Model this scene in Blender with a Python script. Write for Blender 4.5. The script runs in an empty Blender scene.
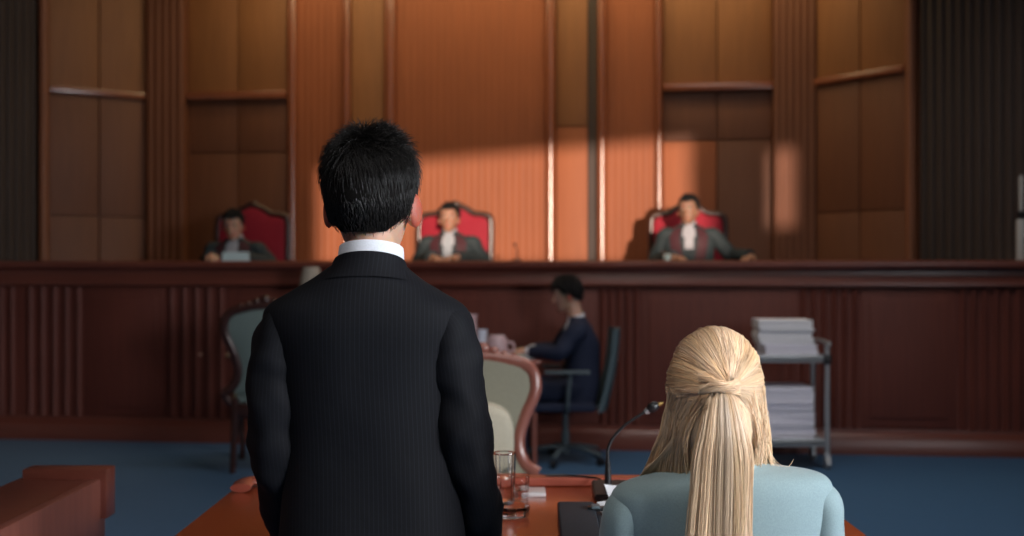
import bpy, bmesh, math, random
from mathutils import Vector, Matrix, Euler, noise
R = random.Random(7)
C = bpy.context.scene.collection
PI = math.pi
# ------------------------------------------------------------------ camera model
F = 1024 * 40 / 36.0          # focal length in pixels (40 mm on 36 mm)
H = 1.38                      # eye height
def P(px, py, Y): return Vector(((px - 512) * Y / F, Y, H - (py - 270) * Y / F))
def onz(px, py, z):           # point of the plane at height z seen at a pixel
    Y = F * (H - z) / (py - 270); return Vector(((px - 512) * Y / F, Y, z))

# ------------------------------------------------------------------ materials
def new_mat(name):
    m = bpy.data.materials.new(name); m.use_nodes = True
    nt = m.node_tree; b = nt.nodes['Principled BSDF']
    return m, nt, b
def wood(name, c1, c2, axis='Z', rough=.38, scale=1.0, coat=.25, bump=.06):
    m, nt, b = new_mat(name); N = nt.nodes; L = nt.links
    tc = N.new('ShaderNodeTexCoord'); mp = N.new('ShaderNodeMapping')
    s = {'Z': (16, 16, .9), 'X': (.9, 16, 16), 'Y': (16, .9, 16)}[axis]
    mp.inputs['Scale'].default_value = tuple(v * scale for v in s)
    L.new(tc.outputs['Object'], mp.inputs['Vector'])
    n1 = N.new('ShaderNodeTexNoise'); n1.inputs['Scale'].default_value = 2.2; n1.inputs['Detail'].default_value = 6
    n1.inputs['Distortion'].default_value = .6
    L.new(mp.outputs['Vector'], n1.inputs['Vector'])
    n2 = N.new('ShaderNodeTexNoise'); n2.inputs['Scale'].default_value = .9; n2.inputs['Detail'].default_value = 2
    L.new(tc.outputs['Object'], n2.inputs['Vector'])
    mx = N.new('ShaderNodeMath'); mx.operation = 'MULTIPLY_ADD'; mx.inputs[1].default_value = .55
    L.new(n1.outputs['Fac'], mx.inputs[0])
    mh = N.new('ShaderNodeMath'); mh.operation = 'MULTIPLY'; mh.inputs[1].default_value = .45
    L.new(n2.outputs['Fac'], mh.inputs[0]); L.new(mh.outputs[0], mx.inputs[2])
    cr = N.new('ShaderNodeValToRGB'); cr.color_ramp.elements[0].position = .32; cr.color_ramp.elements[1].position = .68
    cr.color_ramp.elements[0].color = (*c1, 1); cr.color_ramp.elements[1].color = (*c2, 1)
    L.new(mx.outputs[0], cr.inputs['Fac']); L.new(cr.outputs['Color'], b.inputs['Base Color'])
    b.inputs['Roughness'].default_value = rough; b.inputs['Coat Weight'].default_value = coat; b.inputs['Coat Roughness'].default_value = .25
    bp = N.new('ShaderNodeBump'); bp.inputs['Strength'].default_value = bump; bp.inputs['Distance'].default_value = .004
    L.new(n1.outputs['Fac'], bp.inputs['Height']); L.new(bp.outputs['Normal'], b.inputs['Normal'])
    return m
def fabric(name, col, rough=.85, var=.25, scale=260, bump=.25, sheen=.0, col2=None):
    m, nt, b = new_mat(name); N = nt.nodes; L = nt.links
    tc = N.new('ShaderNodeTexCoord'); n1 = N.new('ShaderNodeTexNoise'); n1.inputs['Scale'].default_value = scale; n1.inputs['Detail'].default_value = 3
    L.new(tc.outputs['Object'], n1.inputs['Vector'])
    cr = N.new('ShaderNodeValToRGB'); cr.color_ramp.elements[0].position = .3; cr.color_ramp.elements[1].position = .7
    a = col2 or tuple(c * (1 - var) for c in col)
    cr.color_ramp.elements[0].color = (*a, 1); cr.color_ramp.elements[1].color = (*[c * (1 + var) for c in col], 1)
    L.new(n1.outputs['Fac'], cr.inputs['Fac']); L.new(cr.outputs['Color'], b.inputs['Base Color'])
    b.inputs['Roughness'].default_value = rough; b.inputs['Sheen Weight'].default_value = sheen
    b.inputs['Specular IOR Level'].default_value = .25
    bp = N.new('ShaderNodeBump'); bp.inputs['Strength'].default_value = bump; bp.inputs['Distance'].default_value = .001
    L.new(n1.outputs['Fac'], bp.inputs['Height']); L.new(bp.outputs['Normal'], b.inputs['Normal'])
    return m
def plain(name, col, rough=.5, metal=0, spec=.5, coat=0, var=.06, scale=20):
    m, nt, b = new_mat(name); N = nt.nodes; L = nt.links
    tc = N.new('ShaderNodeTexCoord'); n1 = N.new('ShaderNodeTexNoise'); n1.inputs['Scale'].default_value = scale
    L.new(tc.outputs['Object'], n1.inputs['Vector'])
    cr = N.new('ShaderNodeValToRGB'); cr.color_ramp.elements[0].color = (*[c * (1 - var) for c in col], 1); cr.color_ramp.elements[1].color = (*[min(1, c * (1 + var)) for c in col], 1)
    L.new(n1.outputs['Fac'], cr.inputs['Fac']); L.new(cr.outputs['Color'], b.inputs['Base Color'])
    b.inputs['Roughness'].default_value = rough; b.inputs['Metallic'].default_value = metal
    b.inputs['Specular IOR Level'].default_value = spec; b.inputs['Coat Weight'].default_value = coat
    return m
def glassm(name, col=(1, 1, 1), rough=.02):
    m, nt, b = new_mat(name)
    b.inputs['Base Color'].default_value = (*col, 1); b.inputs['Roughness'].default_value = rough
    b.inputs['Transmission Weight'].default_value = 1; b.inputs['IOR'].default_value = 1.48
    return m
def attr_mat(name, attr, rough=.5, sss=0, spec=.5, coat=0):
    m, nt, b = new_mat(name); N = nt.nodes; L = nt.links
    a = N.new('ShaderNodeAttribute'); a.attribute_name = attr
    L.new(a.outputs['Color'], b.inputs['Base Color']); b.inputs['Roughness'].default_value = rough
    b.inputs['Specular IOR Level'].default_value = spec; b.inputs['Coat Weight'].default_value = coat
    if sss:
        b.inputs['Subsurface Weight'].default_value = sss; b.inputs['Subsurface Radius'].default_value = (1, .25, .12); b.inputs['Subsurface Scale'].default_value = .02
    return m
def pinstripe(name, base, line, pitch=.0095):
    m, nt, b = new_mat(name); N = nt.nodes; L = nt.links
    a = N.new('ShaderNodeAttribute'); a.attribute_name = 'stripe'
    mu = N.new('ShaderNodeMath'); mu.operation = 'MULTIPLY'; mu.inputs[1].default_value = 2 * PI / pitch
    L.new(a.outputs['Fac'], mu.inputs[0])
    si = N.new('ShaderNodeMath'); si.operation = 'COSINE'; L.new(mu.outputs[0], si.inputs[0])
    cr = N.new('ShaderNodeValToRGB'); cr.color_ramp.elements[0].position = .55; cr.color_ramp.elements[1].position = 1
    cr.color_ramp.elements[0].color = (*base, 1); cr.color_ramp.elements[1].color = (*line, 1)
    L.new(si.outputs[0], cr.inputs['Fac']); L.new(cr.outputs['Color'], b.inputs['Base Color'])
    b.inputs['Roughness'].default_value = .78; b.inputs['Specular IOR Level'].default_value = .2
    b.inputs['Sheen Weight'].default_value = .0; b.inputs['Sheen Roughness'].default_value = .4
    tc = N.new('ShaderNodeTexCoord'); n1 = N.new('ShaderNodeTexNoise'); n1.inputs['Scale'].default_value = 12; n1.inputs['Detail'].default_value = 3
    L.new(tc.outputs['Object'], n1.inputs['Vector'])
    bp = N.new('ShaderNodeBump'); bp.inputs['Strength'].default_value = .35; bp.inputs['Distance'].default_value = .006
    L.new(n1.outputs['Fac'], bp.inputs['Height']); L.new(bp.outputs['Normal'], b.inputs['Normal'])
    return m
M = {}
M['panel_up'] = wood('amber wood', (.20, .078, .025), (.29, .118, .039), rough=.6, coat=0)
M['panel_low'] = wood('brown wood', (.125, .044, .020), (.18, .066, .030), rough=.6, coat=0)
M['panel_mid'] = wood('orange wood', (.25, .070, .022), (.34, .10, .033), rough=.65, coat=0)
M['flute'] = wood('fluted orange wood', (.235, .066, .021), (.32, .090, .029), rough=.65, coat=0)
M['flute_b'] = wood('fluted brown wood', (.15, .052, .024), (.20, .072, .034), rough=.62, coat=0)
M['trim'] = wood('varnished trim wood', (.20, .062, .028), (.28, .09, .042), rough=.2, coat=.9)
M['post'] = wood('satin corner post wood', (.20, .075, .035), (.27, .10, .05), rough=.55, coat=0)
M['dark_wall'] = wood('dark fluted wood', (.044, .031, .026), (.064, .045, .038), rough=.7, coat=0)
M['bench'] = wood('bench mahogany', (.10, .023, .015), (.16, .038, .024), rough=.6, coat=0)
M['bench_x'] = wood('bench mahogany lengthways', (.125, .031, .02), (.19, .05, .032), axis='X', rough=.33, coat=.4)
M['table'] = wood('table mahogany', (.26, .042, .011), (.37, .064, .018), axis='X', rough=.22, coat=.7, bump=.02)
M['table_v'] = wood('table side mahogany', (.20, .062, .044), (.30, .098, .07), axis='Z', rough=.4, coat=.2)
M['rail'] = wood('ledge mahogany', (.24, .055, .035), (.34, .085, .055), axis='X', rough=.22, coat=.6, bump=.02)
M['dark_frame'] = wood('dark carved wood', (.03, .010, .008), (.055, .018, .013), rough=.3, coat=.4)
M['rose_frame'] = wood('polished rose wood', (.26, .085, .062), (.38, .14, .105), rough=.2, coat=.8)
M['carpet'] = fabric('blue carpet', (.022, .092, .20), rough=.95, var=.35, scale=180, bump=.5, sheen=.1)
M['ceiling'] = plain('ceiling paint', (.45, .40, .34), .8)
M['plaster'] = wood('side wall wood', (.10, .05, .03), (.14, .07, .042), rough=.5)
M['red_uph'] = fabric('crimson upholstery', (.30, .013, .030), rough=.7, sheen=.1, scale=90)
M['robe'] = fabric('robe cloth', (.032, .045, .050), rough=.7, scale=120)
M['robe_panel'] = fabric('burgundy robe facing', (.062, .020, .026), rough=.6, scale=120)
M['white'] = fabric('white cotton', (.66, .68, .74), rough=.75, var=.05)
M['cravat'] = fabric('pale grey cravat cotton', (.40, .41, .45), rough=.8, var=.05)
M['tie_grey'] = fabric('grey tie cloth', (.36, .40, .44), rough=.6, var=.1)
M['coaster'] = plain('pale grey ceramic', (.55, .52, .52), .2)
M['paper'] = plain('paper', (.86, .87, .92), .8, spec=.2, var=.03)
M['paper2'] = plain('lavender paper', (.82, .82, .93), .8, spec=.2, var=.08, scale=60)
M['pale_cyan'] = plain('pale blue paper', (.55, .72, .76), .8, var=.03)
M['navy'] = fabric('navy suit cloth', (.016, .022, .048), rough=.75, scale=150)
M['suit'] = pinstripe('pinstripe suit cloth', (.0026, .0029, .0048), (.0070, .0076, .0112))
M['black_cloth'] = fabric('black trouser cloth', (.012, .013, .018), rough=.8)
M['teal'] = fabric('grey teal blazer cloth', (.245, .335, .355), rough=.8, var=.08, scale=340, bump=.2, sheen=.15)
M['teal_dark'] = fabric('blazer skirt cloth', (.20, .31, .34), rough=.8, var=.08)
M['shoe'] = plain('black leather shoe', (.012, .011, .011), .3)
M['skin'] = attr_mat('skin', 'tint', .5, sss=.5)
M['hair_dark'] = attr_mat('dark hair', 'tint', .42, spec=.35)
M['hair_base'] = attr_mat('dark hair base', 'tint', .9, spec=.1)
M['hair_blond'] = attr_mat('blond hair', 'tint', .38, spec=.5)
M['oc_grey'] = fabric('blue grey mesh', (.075, .115, .135), rough=.6, scale=300)
M['oc_plastic'] = plain('blue grey plastic', (.085, .115, .13), .4)
M['sage'] = fabric('sage upholstery', (.15, .195, .185), rough=.8, scale=120, var=.07)
M['olive'] = fabric('olive beige upholstery', (.30, .285, .215), rough=.8, scale=120, var=.06)
M['cream'] = fabric('cream cloth', (.60, .54, .42), rough=.85, var=.08, scale=160)
M['steel'] = plain('grey painted steel', (.42, .44, .46), .4, metal=.5)
M['black_plastic'] = plain('black plastic', (.012, .013, .015), .35)
M['black_leather'] = fabric('black leather', (.018, .025, .034), rough=.6, scale=140, bump=.4)
M['glass'] = glassm('clear glass')
M['water'] = glassm('water', (.95, .98, 1)); M['water'].node_tree.nodes['Principled BSDF'].inputs['IOR'].default_value = 1.33
M['glint_white'] = plain('painted glass glint', (.72, .78, .92), .12)  # highlight on the glass carafe, put into its base colour
M['pink'] = plain('pale pink ceramic', (.62, .44, .47), .35)
M['lamp'] = fabric('beige lamp shade', (.40, .35, .29), rough=.85, var=.08)
M['brass'] = plain('aged brass', (.40, .27, .10), .35, metal=1)
M['pole'] = plain('off white pole', (.42, .43, .43), .5)

# ------------------------------------------------------------------ mesh helpers
class MB:
    def __init__(s): s.v = []; s.f = []; s.t = None
    def add(s, vs, fs):
        o = len(s.v); s.v += [tuple(v) for v in vs]; s.f += [tuple(i + o for i in f) for f in fs]; return s
    def bm(s, b):
        b.verts.index_update(); s.add([v.co.copy() for v in b.verts], [[v.index for v in f.verts] for f in b.faces]); b.free(); return s
    def box(s, x0, x1, y0, y1, z0, z1, bev=0, seg=2):
        b = bmesh.new(); bmesh.ops.create_cube(b, size=1)
        bmesh.ops.scale(b, vec=(x1 - x0, y1 - y0, z1 - z0), verts=b.verts)
        bmesh.ops.translate(b, vec=((x0 + x1) / 2, (y0 + y1) / 2, (z0 + z1) / 2), verts=b.verts)
        if bev: bmesh.ops.bevel(b, geom=b.edges[:], offset=bev, segments=seg, affect='EDGES', profile=.6)
        return s.bm(b)
    def ell(s, c, r, rot=None, u=16, v=10):
        b = bmesh.new(); bmesh.ops.create_uvsphere(b, u_segments=u, v_segments=v, radius=1)
        mtx = Matrix.Translation(Vector(c)) @ (rot.to_4x4() if rot else Matrix()) @ Matrix.Diagonal((*r, 1))
        bmesh.ops.transform(b, matrix=mtx, verts=b.verts); return s.bm(b)
    def xform(s, mtx, start=0):
        for i in range(start, len(s.v)): s.v[i] = tuple(mtx @ Vector(s.v[i]))
        return s
    def mesh(s, name):
        me = bpy.data.meshes.new(name); me.from_pydata(s.v, [], s.f); me.update(); return me
    def build(s, name, mat, parent=None, sharp=35, **kw):
        return link(name, s.mesh(name), mat, parent, sharp, **kw)
def link(name, me, mat, parent=None, sharp=35, loc=None, rot=None):
    o = bpy.data.objects.new(name, me); C.objects.link(o)
    if mat and not me.materials: me.materials.append(mat)
    me.polygons.foreach_set('use_smooth', [True] * len(me.polygons))
    if sharp: me.set_sharp_from_angle(angle=math.radians(sharp))
    if parent: o.parent = parent
    if loc is not None: o.location = loc
    if rot is not None: o.rotation_euler = rot
    return o
def tag(o, label=None, cat=None, group=None, kind=None):
    if label: o['label'] = label
    if cat: o['category'] = cat
    if group: o['group'] = group
    if kind: o['kind'] = kind
    return o
def empty(name, loc, rz=0, label=None, cat=None, group=None):
    o = bpy.data.objects.new(name, None); o.empty_display_size = .1; C.objects.link(o); o.location = loc; o.rotation_euler = (0, 0, rz)
    return tag(o, label, cat, group)
def copy_tree(o, parent=None):
    c = o.copy(); C.objects.link(c)
    if parent: c.parent = parent
    for ch in list(o.children): copy_tree(ch, c)
    return c
def cr_interp(pts, k):        # catmull-rom through tuples of floats
    out = []; n = len(pts)
    for i in range(n - 1):
        p0 = pts[max(i - 1, 0)]; p1 = pts[i]; p2 = pts[i + 1]; p3 = pts[min(i + 2, n - 1)]
        for j in range(k):
            t = j / k
            out.append(tuple(.5 * (2 * b + (c - a) * t + (2 * a - 5 * b + 4 * c - d) * t * t + (3 * b - a - 3 * c + d) * t ** 3) for a, b, c, d in zip(p0, p1, p2, p3)))
    out.append(tuple(pts[-1])); return out
def sweep(mb, pts, radii, n=16, k=4, hint=(0, 0, 1), flat=1.0, cap=True, wob=0, stripes=None, closed_cap=True):
    """tube along points; radii scalar or (ru,rv) ; u axis is the one across hint"""
    rows = []
    for p, r in zip(pts, radii):
        ru, rv = (r, r * flat) if not isinstance(r, (tuple, list)) else r
        rows.append((*p, ru, rv))
    rows = cr_interp(rows, k) if k > 1 else rows
    m = len(rows); base = len(mb.v); vs = []; fs = []; st = []
    cs = [Vector(r[:3]) for r in rows]; up = Vector(hint); ln = 0
    for i in range(m):
        t = (cs[min(i + 1, m - 1)] - cs[max(i - 1, 0)]).normalized()
        u = t.cross(up)
        if u.length < 1e-4: u = t.orthogonal()
        u.normalize(); v = u.cross(t).normalized(); up = v
        for j in range(n):
            a = 2 * PI * j / n
            ru, rv = max(rows[i][3], 1e-4), max(rows[i][4], 1e-4)
            p = cs[i] + u * math.cos(a) * ru + v * math.sin(a) * rv
            if wob:
                q = noise.noise(p * 14 + Vector((3, 1, 7))) * wob + noise.noise(Vector((a * 1.2, ln * 30, 2))) * wob * .6
                p += (p - cs[i]).normalized() * q
            vs.append(p); st.append(a * .068)
        if i: ln += (cs[i] - cs[i - 1]).length
    for i in range(m - 1):
        for j in range(n):
            fs.append((i * n + j, i * n + (j + 1) % n, (i + 1) * n + (j + 1) % n, (i + 1) * n + j))
    if cap: fs.append(tuple(range(n - 1, -1, -1))); fs.append(tuple((m - 1) * n + j for j in range(n)))
    mb.add(vs, fs)
    if stripes is not None: stripes += st
    return mb
# ring loft : rows = (z, hw, yf, yb, cx, cy, exp)
def row_at(rows, z):
    if z <= rows[0][0]: return rows[0]
    for i in range(len(rows) - 1):
        if rows[i][0] <= z <= rows[i + 1][0]:
            t = (z - rows[i][0]) / max(1e-6, rows[i + 1][0] - rows[i][0])
            return tuple(a + (b - a) * t for a, b in zip(rows[i], rows[i + 1]))
    return rows[-1]
def ring_pt(r, a, off=0, tilt=0):
    z, hw, yf, yb, cx, cy, e = r
    c, s = math.cos(a), math.sin(a)
    x = (hw + off) * math.copysign(abs(c) ** (2 / e), c)
    ry = (yf + off) if s >= 0 else (yb + off)
    y = ry * math.copysign(abs(s) ** (2 / e), s)
    return Vector((cx + x, cy + y, z + tilt * y))
def ring_loft(mb, rows, n=48, k=4, cap=True, tilt=0, wob=0, stripes=None, a0=-PI / 2, dense=False):
    rs = cr_interp(rows, k) if k > 1 else list(rows)
    vs = []; fs = []
    for r in rs:
        ring = [ring_pt(r, a0 + 2 * PI * j / n, 0, tilt) for j in range(n)]
        if wob:
            for p in ring:
                q = noise.noise(Vector((p.x * 9, p.y * 9, p.z * 5))) * wob
                p.x += q * .5; p.y += q * math.copysign(1, p.y)
        vs += ring
        if stripes is not None:
            acc = [0.0] * n
            for j in range(1, n // 2 + 1): acc[j] = acc[j - 1] + (ring[j] - ring[j - 1]).length
            pr = ring[0]; c = 0
            for j in range(n - 1, n // 2, -1):
                c -= (ring[j] - pr).length; pr = ring[j]; acc[j] = c
            stripes += acc
    m = len(rs)
    for i in range(m - 1):
        for j in range(n): fs.append((i * n + j, i * n + (j + 1) % n, (i + 1) * n + (j + 1) % n, (i + 1) * n + j))
    if cap: fs.append(tuple(range(n - 1, -1, -1))); fs.append(tuple((m - 1) * n + j for j in range(n)))
    mb.add(vs, fs); return mb
def ring_patch(mb, rows, z0, z1, fa0, fa1, off=.005, nz=12, na=8, thick=.004, tilt=0):
    """a strip lying on the loft between angles fa0(t)..fa1(t), t 0..1 from z0 to z1"""
    vs = []; fs = []
    for o in (off, off - thick):
        for i in range(nz + 1):
            t = i / nz; r = row_at(rows, z0 + (z1 - z0) * t)
            for j in range(na + 1):
                a = fa0(t) + (fa1(t) - fa0(t)) * j / na
                vs.append(ring_pt(r, a, o, tilt))
    w = na + 1; off2 = (nz + 1) * w
    for i in range(nz):
        for j in range(na):
            q = (i * w + j, i * w + j + 1, (i + 1) * w + j + 1, (i + 1) * w + j)
            fs.append(q); fs.append(tuple(x + off2 for x in reversed(q)))
    edge = [j for j in range(w)] + [i * w + na for i in range(1, nz + 1)] + [nz * w + j for j in range(na - 1, -1, -1)] + [i * w for i in range(nz - 1, 0, -1)]
    for a, b in zip(edge, edge[1:] + edge[:1]): fs.append((b, a, a + off2, b + off2))
    mb.add(vs, fs); return mb
def lathe(mb, prof, n=28, c=(0, 0, 0)):
    vs = []; fs = []; m = len(prof)
    for r, z in prof:
        for j in range(n):
            a = 2 * PI * j / n; vs.append((c[0] + r * math.cos(a), c[1] + r * math.sin(a), c[2] + z))
    for i in range(m - 1):
        for j in range(n): fs.append((i * n + j, i * n + (j + 1) % n, (i + 1) * n + (j + 1) % n, (i + 1) * n + j))
    fs.append(tuple(range(n - 1, -1, -1))); fs.append(tuple((m - 1) * n + j for j in range(n)))
    mb.add(vs, fs); return mb
def extrude_prof(mb, prof, a0, a1):   # closed (b,z) profile along x
    n = len(prof); vs = [(a0, b, z) for b, z in prof] + [(a1, b, z) for b, z in prof]
    fs = [(i, (i + 1) % n, n + (i + 1) % n, n + i) for i in range(n)] + [tuple(range(n - 1, -1, -1)), tuple(range(n, 2 * n))]
    mb.add(vs, fs); return mb
def fluted(mb, a0, a1, b, z0, z1, n, depth=.018, back=.05, seg=6, gap=.25):
    pr = []; w = (a1 - a0) / n
    for i in range(n):
        x = a0 + i * w; g = w * gap / 2
        pr.append((x, b + depth))
        for j in range(seg + 1):
            t = j / seg; pr.append((x + g + (w - 2 * g) * t, b + depth - depth * math.sin(PI * t) ** .6))
    pr.append((a1, b + depth)); pr.append((a1, b + depth + back)); pr.append((a0, b + depth + back))
    m = len(pr); vs = [(x, y, z0) for x, y in pr] + [(x, y, z1) for x, y in pr]
    fs = [(i, (i + 1) % m, m + (i + 1) % m, m + i) for i in range(m)] + [tuple(range(m - 1, -1, -1)), tuple(range(m, 2 * m))]
    mb.add(vs, fs); return mb
def rod(mb, a0, b0, r, z0, z1, n=14, stretch=1.0):   # vertical half round bead
    lathe(mb, [(r, z0), (r, z1)], n, (a0, b0, 0)); return mb
def remesh(mbs, voxel, smooth=3):
    tmp = MB()
    for m in mbs: tmp.add(m.v, m.f)
    me = tmp.mesh('tmp'); o = bpy.data.objects.new('tmp', me); C.objects.link(o)
    md = o.modifiers.new('r', 'REMESH'); md.mode = 'VOXEL'; md.voxel_size = voxel
    sm = o.modifiers.new('s', 'SMOOTH'); sm.iterations = smooth; sm.factor = .5
    dg = bpy.context.evaluated_depsgraph_get(); dg.update()
    out = bpy.data.meshes.new_from_object(o.evaluated_get(dg))
    bpy.data.objects.remove(o); bpy.data.meshes.remove(me); return out
def set_tint(me, fn):
    at = me.attributes.new('tint', 'FLOAT_COLOR', 'POINT'); d = []
    for v in me.vertices: d += [*fn(v.co), 1.0]
    at.data.foreach_set('color', d)
def set_stripe(me, vals):
    at = me.attributes.new('stripe', 'FLOAT', 'POINT'); at.data.foreach_set('value', vals)
def strands(name, lst, parent, mat):
    """lst: (points, r0, r1, colour)"""
    vs = []; fs = []; cols = []
    for pts, r0, r1, col in lst:
        m = len(pts); b = len(vs)
        for i, p in enumerate(pts):
            t = (pts[min(i + 1, m - 1)] - pts[max(i - 1, 0)]); t.normalize()
            u = t.cross(Vector((.3, .5, .8))); u.normalize(); v = t.cross(u); r = r0 + (r1 - r0) * i / (m - 1)
            for j in range(3):
                a = 2 * PI * j / 3; vs.append(p + (u * math.cos(a) + v * math.sin(a)) * r); cols += [*col, 1.0]
        for i in range(m - 1):
            for j in range(3): fs.append((b + i * 3 + j, b + i * 3 + (j + 1) % 3, b + i * 3 + 3 + (j + 1) % 3, b + i * 3 + 3 + j))
    me = bpy.data.meshes.new(name); me.from_pydata(vs, [], fs); me.update()
    at = me.attributes.new('tint', 'FLOAT_COLOR', 'POINT'); at.data.foreach_set('color', cols)
    return link(name, me, mat, parent, sharp=0)

# ------------------------------------------------------------------ room
M_SLOPE = -.118; TH = math.atan(M_SLOPE); CT, ST = math.cos(TH), math.sin(TH); B0 = Vector((0, 8.85, 0))
def to_local(X, Y): return X * CT + (Y - B0.y) * ST, -X * ST + (Y - B0.y) * CT
def to_world(a, b, z=0): return Vector((B0.x + a * CT - b * ST, B0.y + a * ST + b * CT, z))
def plane_pt(px, Y0):
    u = (px - 512) / F; Y = Y0 / (1 - M_SLOPE * u); return u * Y, Y
YW = 10.9
BW = to_local(0, YW)[1]
def wa(px): return to_local(*plane_pt(px, YW))[0]
def wz(px, py): return H - (py - 270) * plane_pt(px, YW)[1] / F
def ba(px): return to_local(*plane_pt(px, 8.85))[0]
ROOM = dict(loc=B0, rot=(0, 0, TH))
CZ = 4.7
f = MB(); f.box(-6.5, 6.5, -11.5, 12.6, -.1, 0); tag(f.build('floor', M['carpet']), 'blue carpeted courtroom floor', kind='structure')
f = MB(); f.box(-6.5, 6.5, -11.5, 12.6, CZ, CZ + .1); tag(f.build('ceiling', M['ceiling']), 'plain ceiling above the courtroom', kind='structure')

wall = MB(); wall.box(wa(148) - .35, wa(815) + .35, BW + .08, BW + .2, 0, CZ)
WB = tag(wall.build('wall_back', M['panel_low'], **ROOM), 'tall wood panelled wall behind the judges', kind='structure')
def wpart(name, mb, mat):
    return mb.build(name, mat, WB)
def wpanel(p0, p1, z0, z1, mat, b=0.03, g=.006, name='wall_panel'):
    mb = MB(); mb.box(wa(p0) + g, wa(p1) - g, BW + b, BW + .09, z0 + g, z1 - g, .006); return wpart(name, mb, mat)
capL, capR = wz(237, 95), wz(717, 86)
for p0, p1 in ((187, 237), (237, 287)):
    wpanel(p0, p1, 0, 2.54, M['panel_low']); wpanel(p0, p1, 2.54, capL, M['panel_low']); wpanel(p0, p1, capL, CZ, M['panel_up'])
for p0, p1 in ((663, 717), (717, 773)):
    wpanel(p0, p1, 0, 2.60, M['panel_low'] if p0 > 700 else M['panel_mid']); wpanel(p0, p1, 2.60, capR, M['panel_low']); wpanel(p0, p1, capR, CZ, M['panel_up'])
for p0, p1, cz in ((187, 287, capL), (663, 773, capR)):
    mb = MB(); mb.box(wa(p0), wa(p1), BW - .05, BW + .09, cz - .045, cz + .03, .015); wpart('cap_moulding', mb, M['trim'])
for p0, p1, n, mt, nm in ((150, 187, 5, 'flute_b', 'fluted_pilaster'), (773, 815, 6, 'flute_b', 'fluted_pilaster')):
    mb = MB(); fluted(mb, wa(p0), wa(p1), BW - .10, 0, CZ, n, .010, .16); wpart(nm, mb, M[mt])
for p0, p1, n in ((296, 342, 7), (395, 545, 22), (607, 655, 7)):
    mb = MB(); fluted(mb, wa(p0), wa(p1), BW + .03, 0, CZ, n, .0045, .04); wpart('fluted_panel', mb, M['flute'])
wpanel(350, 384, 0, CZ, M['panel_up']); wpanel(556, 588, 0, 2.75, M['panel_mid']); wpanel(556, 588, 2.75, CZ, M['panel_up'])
tn = 0
for p0, p1, dep in ((287, 296, .05), (342, 350, .05), (384, 395, .06), (545, 556, .07), (597, 607, .08), (655, 663, .07), (588, 597, -.01)):
    a0, a1 = wa(p0), wa(p1); mb = MB(); r = (a1 - a0) / 2
    prof = [(a0, BW + .09)] + [(a0 + r - r * math.cos(PI * j / 8), BW + .03 - dep * .4 - dep * .8 * math.sin(PI * j / 8)) for j in range(9)] + [(a1, BW + .09)]
    n = len(prof); mb.add([(x, y, 0) for x, y in prof] + [(x, y, CZ) for x, y in prof], [(i, i + 1, n + i + 1, n + i) for i in range(n - 1)])
    wpart('vertical_trim', mb, M['dark_wall'] if dep < 0 else M['trim'])
def wing(name, p, q, parts_fn, mat, label):
    d = Vector((q[0] - p[0], q[1] - p[1])); Lw = d.length; ang = math.atan2(d.y, d.x)
    mb = MB(); mb.box(-.12, Lw + .12, .05, .12, 0, CZ)
    o = tag(mb.build(name, mat, loc=(p[0], p[1], 0), rot=(0, 0, ang)), label, kind='structure'); parts_fn(o, Lw); return o
def wing_panels(cz):
    def fn(o, Lw):
        for i in range(2):
            x0, x1 = Lw * i / 2 + .006, Lw * (i + 1) / 2 - .006
            for z0, z1, mt in ((0, 1.9 if cz > 3 else 2, 'panel_low'), (1.9, cz, 'panel_low'), (cz, CZ, 'panel_up')):
                mb = MB(); mb.box(x0, x1, .0, .06, z0 + .004, z1 - .004, .006); mb.build('wall_panel', M[mt], o)
        mb = MB(); mb.box(0, Lw, -.05, .06, cz - .04, cz + .02, .012); mb.build('cap_moulding', M['trim'], o)
    return fn
wing('wall_right_wing', (2.80, 10.45), (3.37, 9.73), wing_panels(3.11), M['panel_low'], 'angled panelled wall to the right of the judges')
wing('wall_left_wing', (-4.40, 10.80), (-3.62, 11.31), wing_panels(3.11), M['panel_low'], 'angled panelled wall to the left of the judges')
def side_flutes(n):
    def fn(o, Lw):
        mb = MB(); fluted(mb, 0, Lw, 0, 0, CZ, n, .035, .03, gap=.45); mb.build('fluted_panel', M['dark_wall'], o)
    return fn
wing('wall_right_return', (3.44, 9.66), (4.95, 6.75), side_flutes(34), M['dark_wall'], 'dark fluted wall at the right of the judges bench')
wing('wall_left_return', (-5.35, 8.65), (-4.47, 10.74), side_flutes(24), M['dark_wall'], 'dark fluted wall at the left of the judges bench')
for i, (x, y) in enumerate(((3.40, 9.69), (-4.43, 10.76))):
    mb = MB(); lathe(mb, [(.048, 0), (.048, CZ)], 16); tag(mb.build('trim_%d' % (i + 1), M['post'], loc=(x, y, 0)), ['varnished corner post beside the right dark wall', 'varnished corner post beside the left dark wall'][i], kind='structure')
mb = MB(); mb.box(-5.55, -5.35, -11.4, 8.75, 0, CZ); tag(mb.build('wall_left', M['plaster']), 'plain wood wall along the left side', kind='structure')
SUN = Vector((-.10, .994, -.045)); YF = -11.4
def opening(px, z):           # where the ray that lights a wall point passes the wall behind the viewer
    X, Y = plane_pt(px, YW); p = Vector((X, Y, z)); return p - SUN * ((Y - YF) / SUN.y)
a, b = opening(318, 1.43), opening(692, 1.43); t0, t1 = opening(318, 2.37).z, opening(692, 2.625).z
c_, d_ = opening(771, 1.78), opening(829, 1.78); u0, u1 = opening(771, 2.48).z, opening(829, 2.57).z
mb = MB(); zt = 4.0
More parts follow.
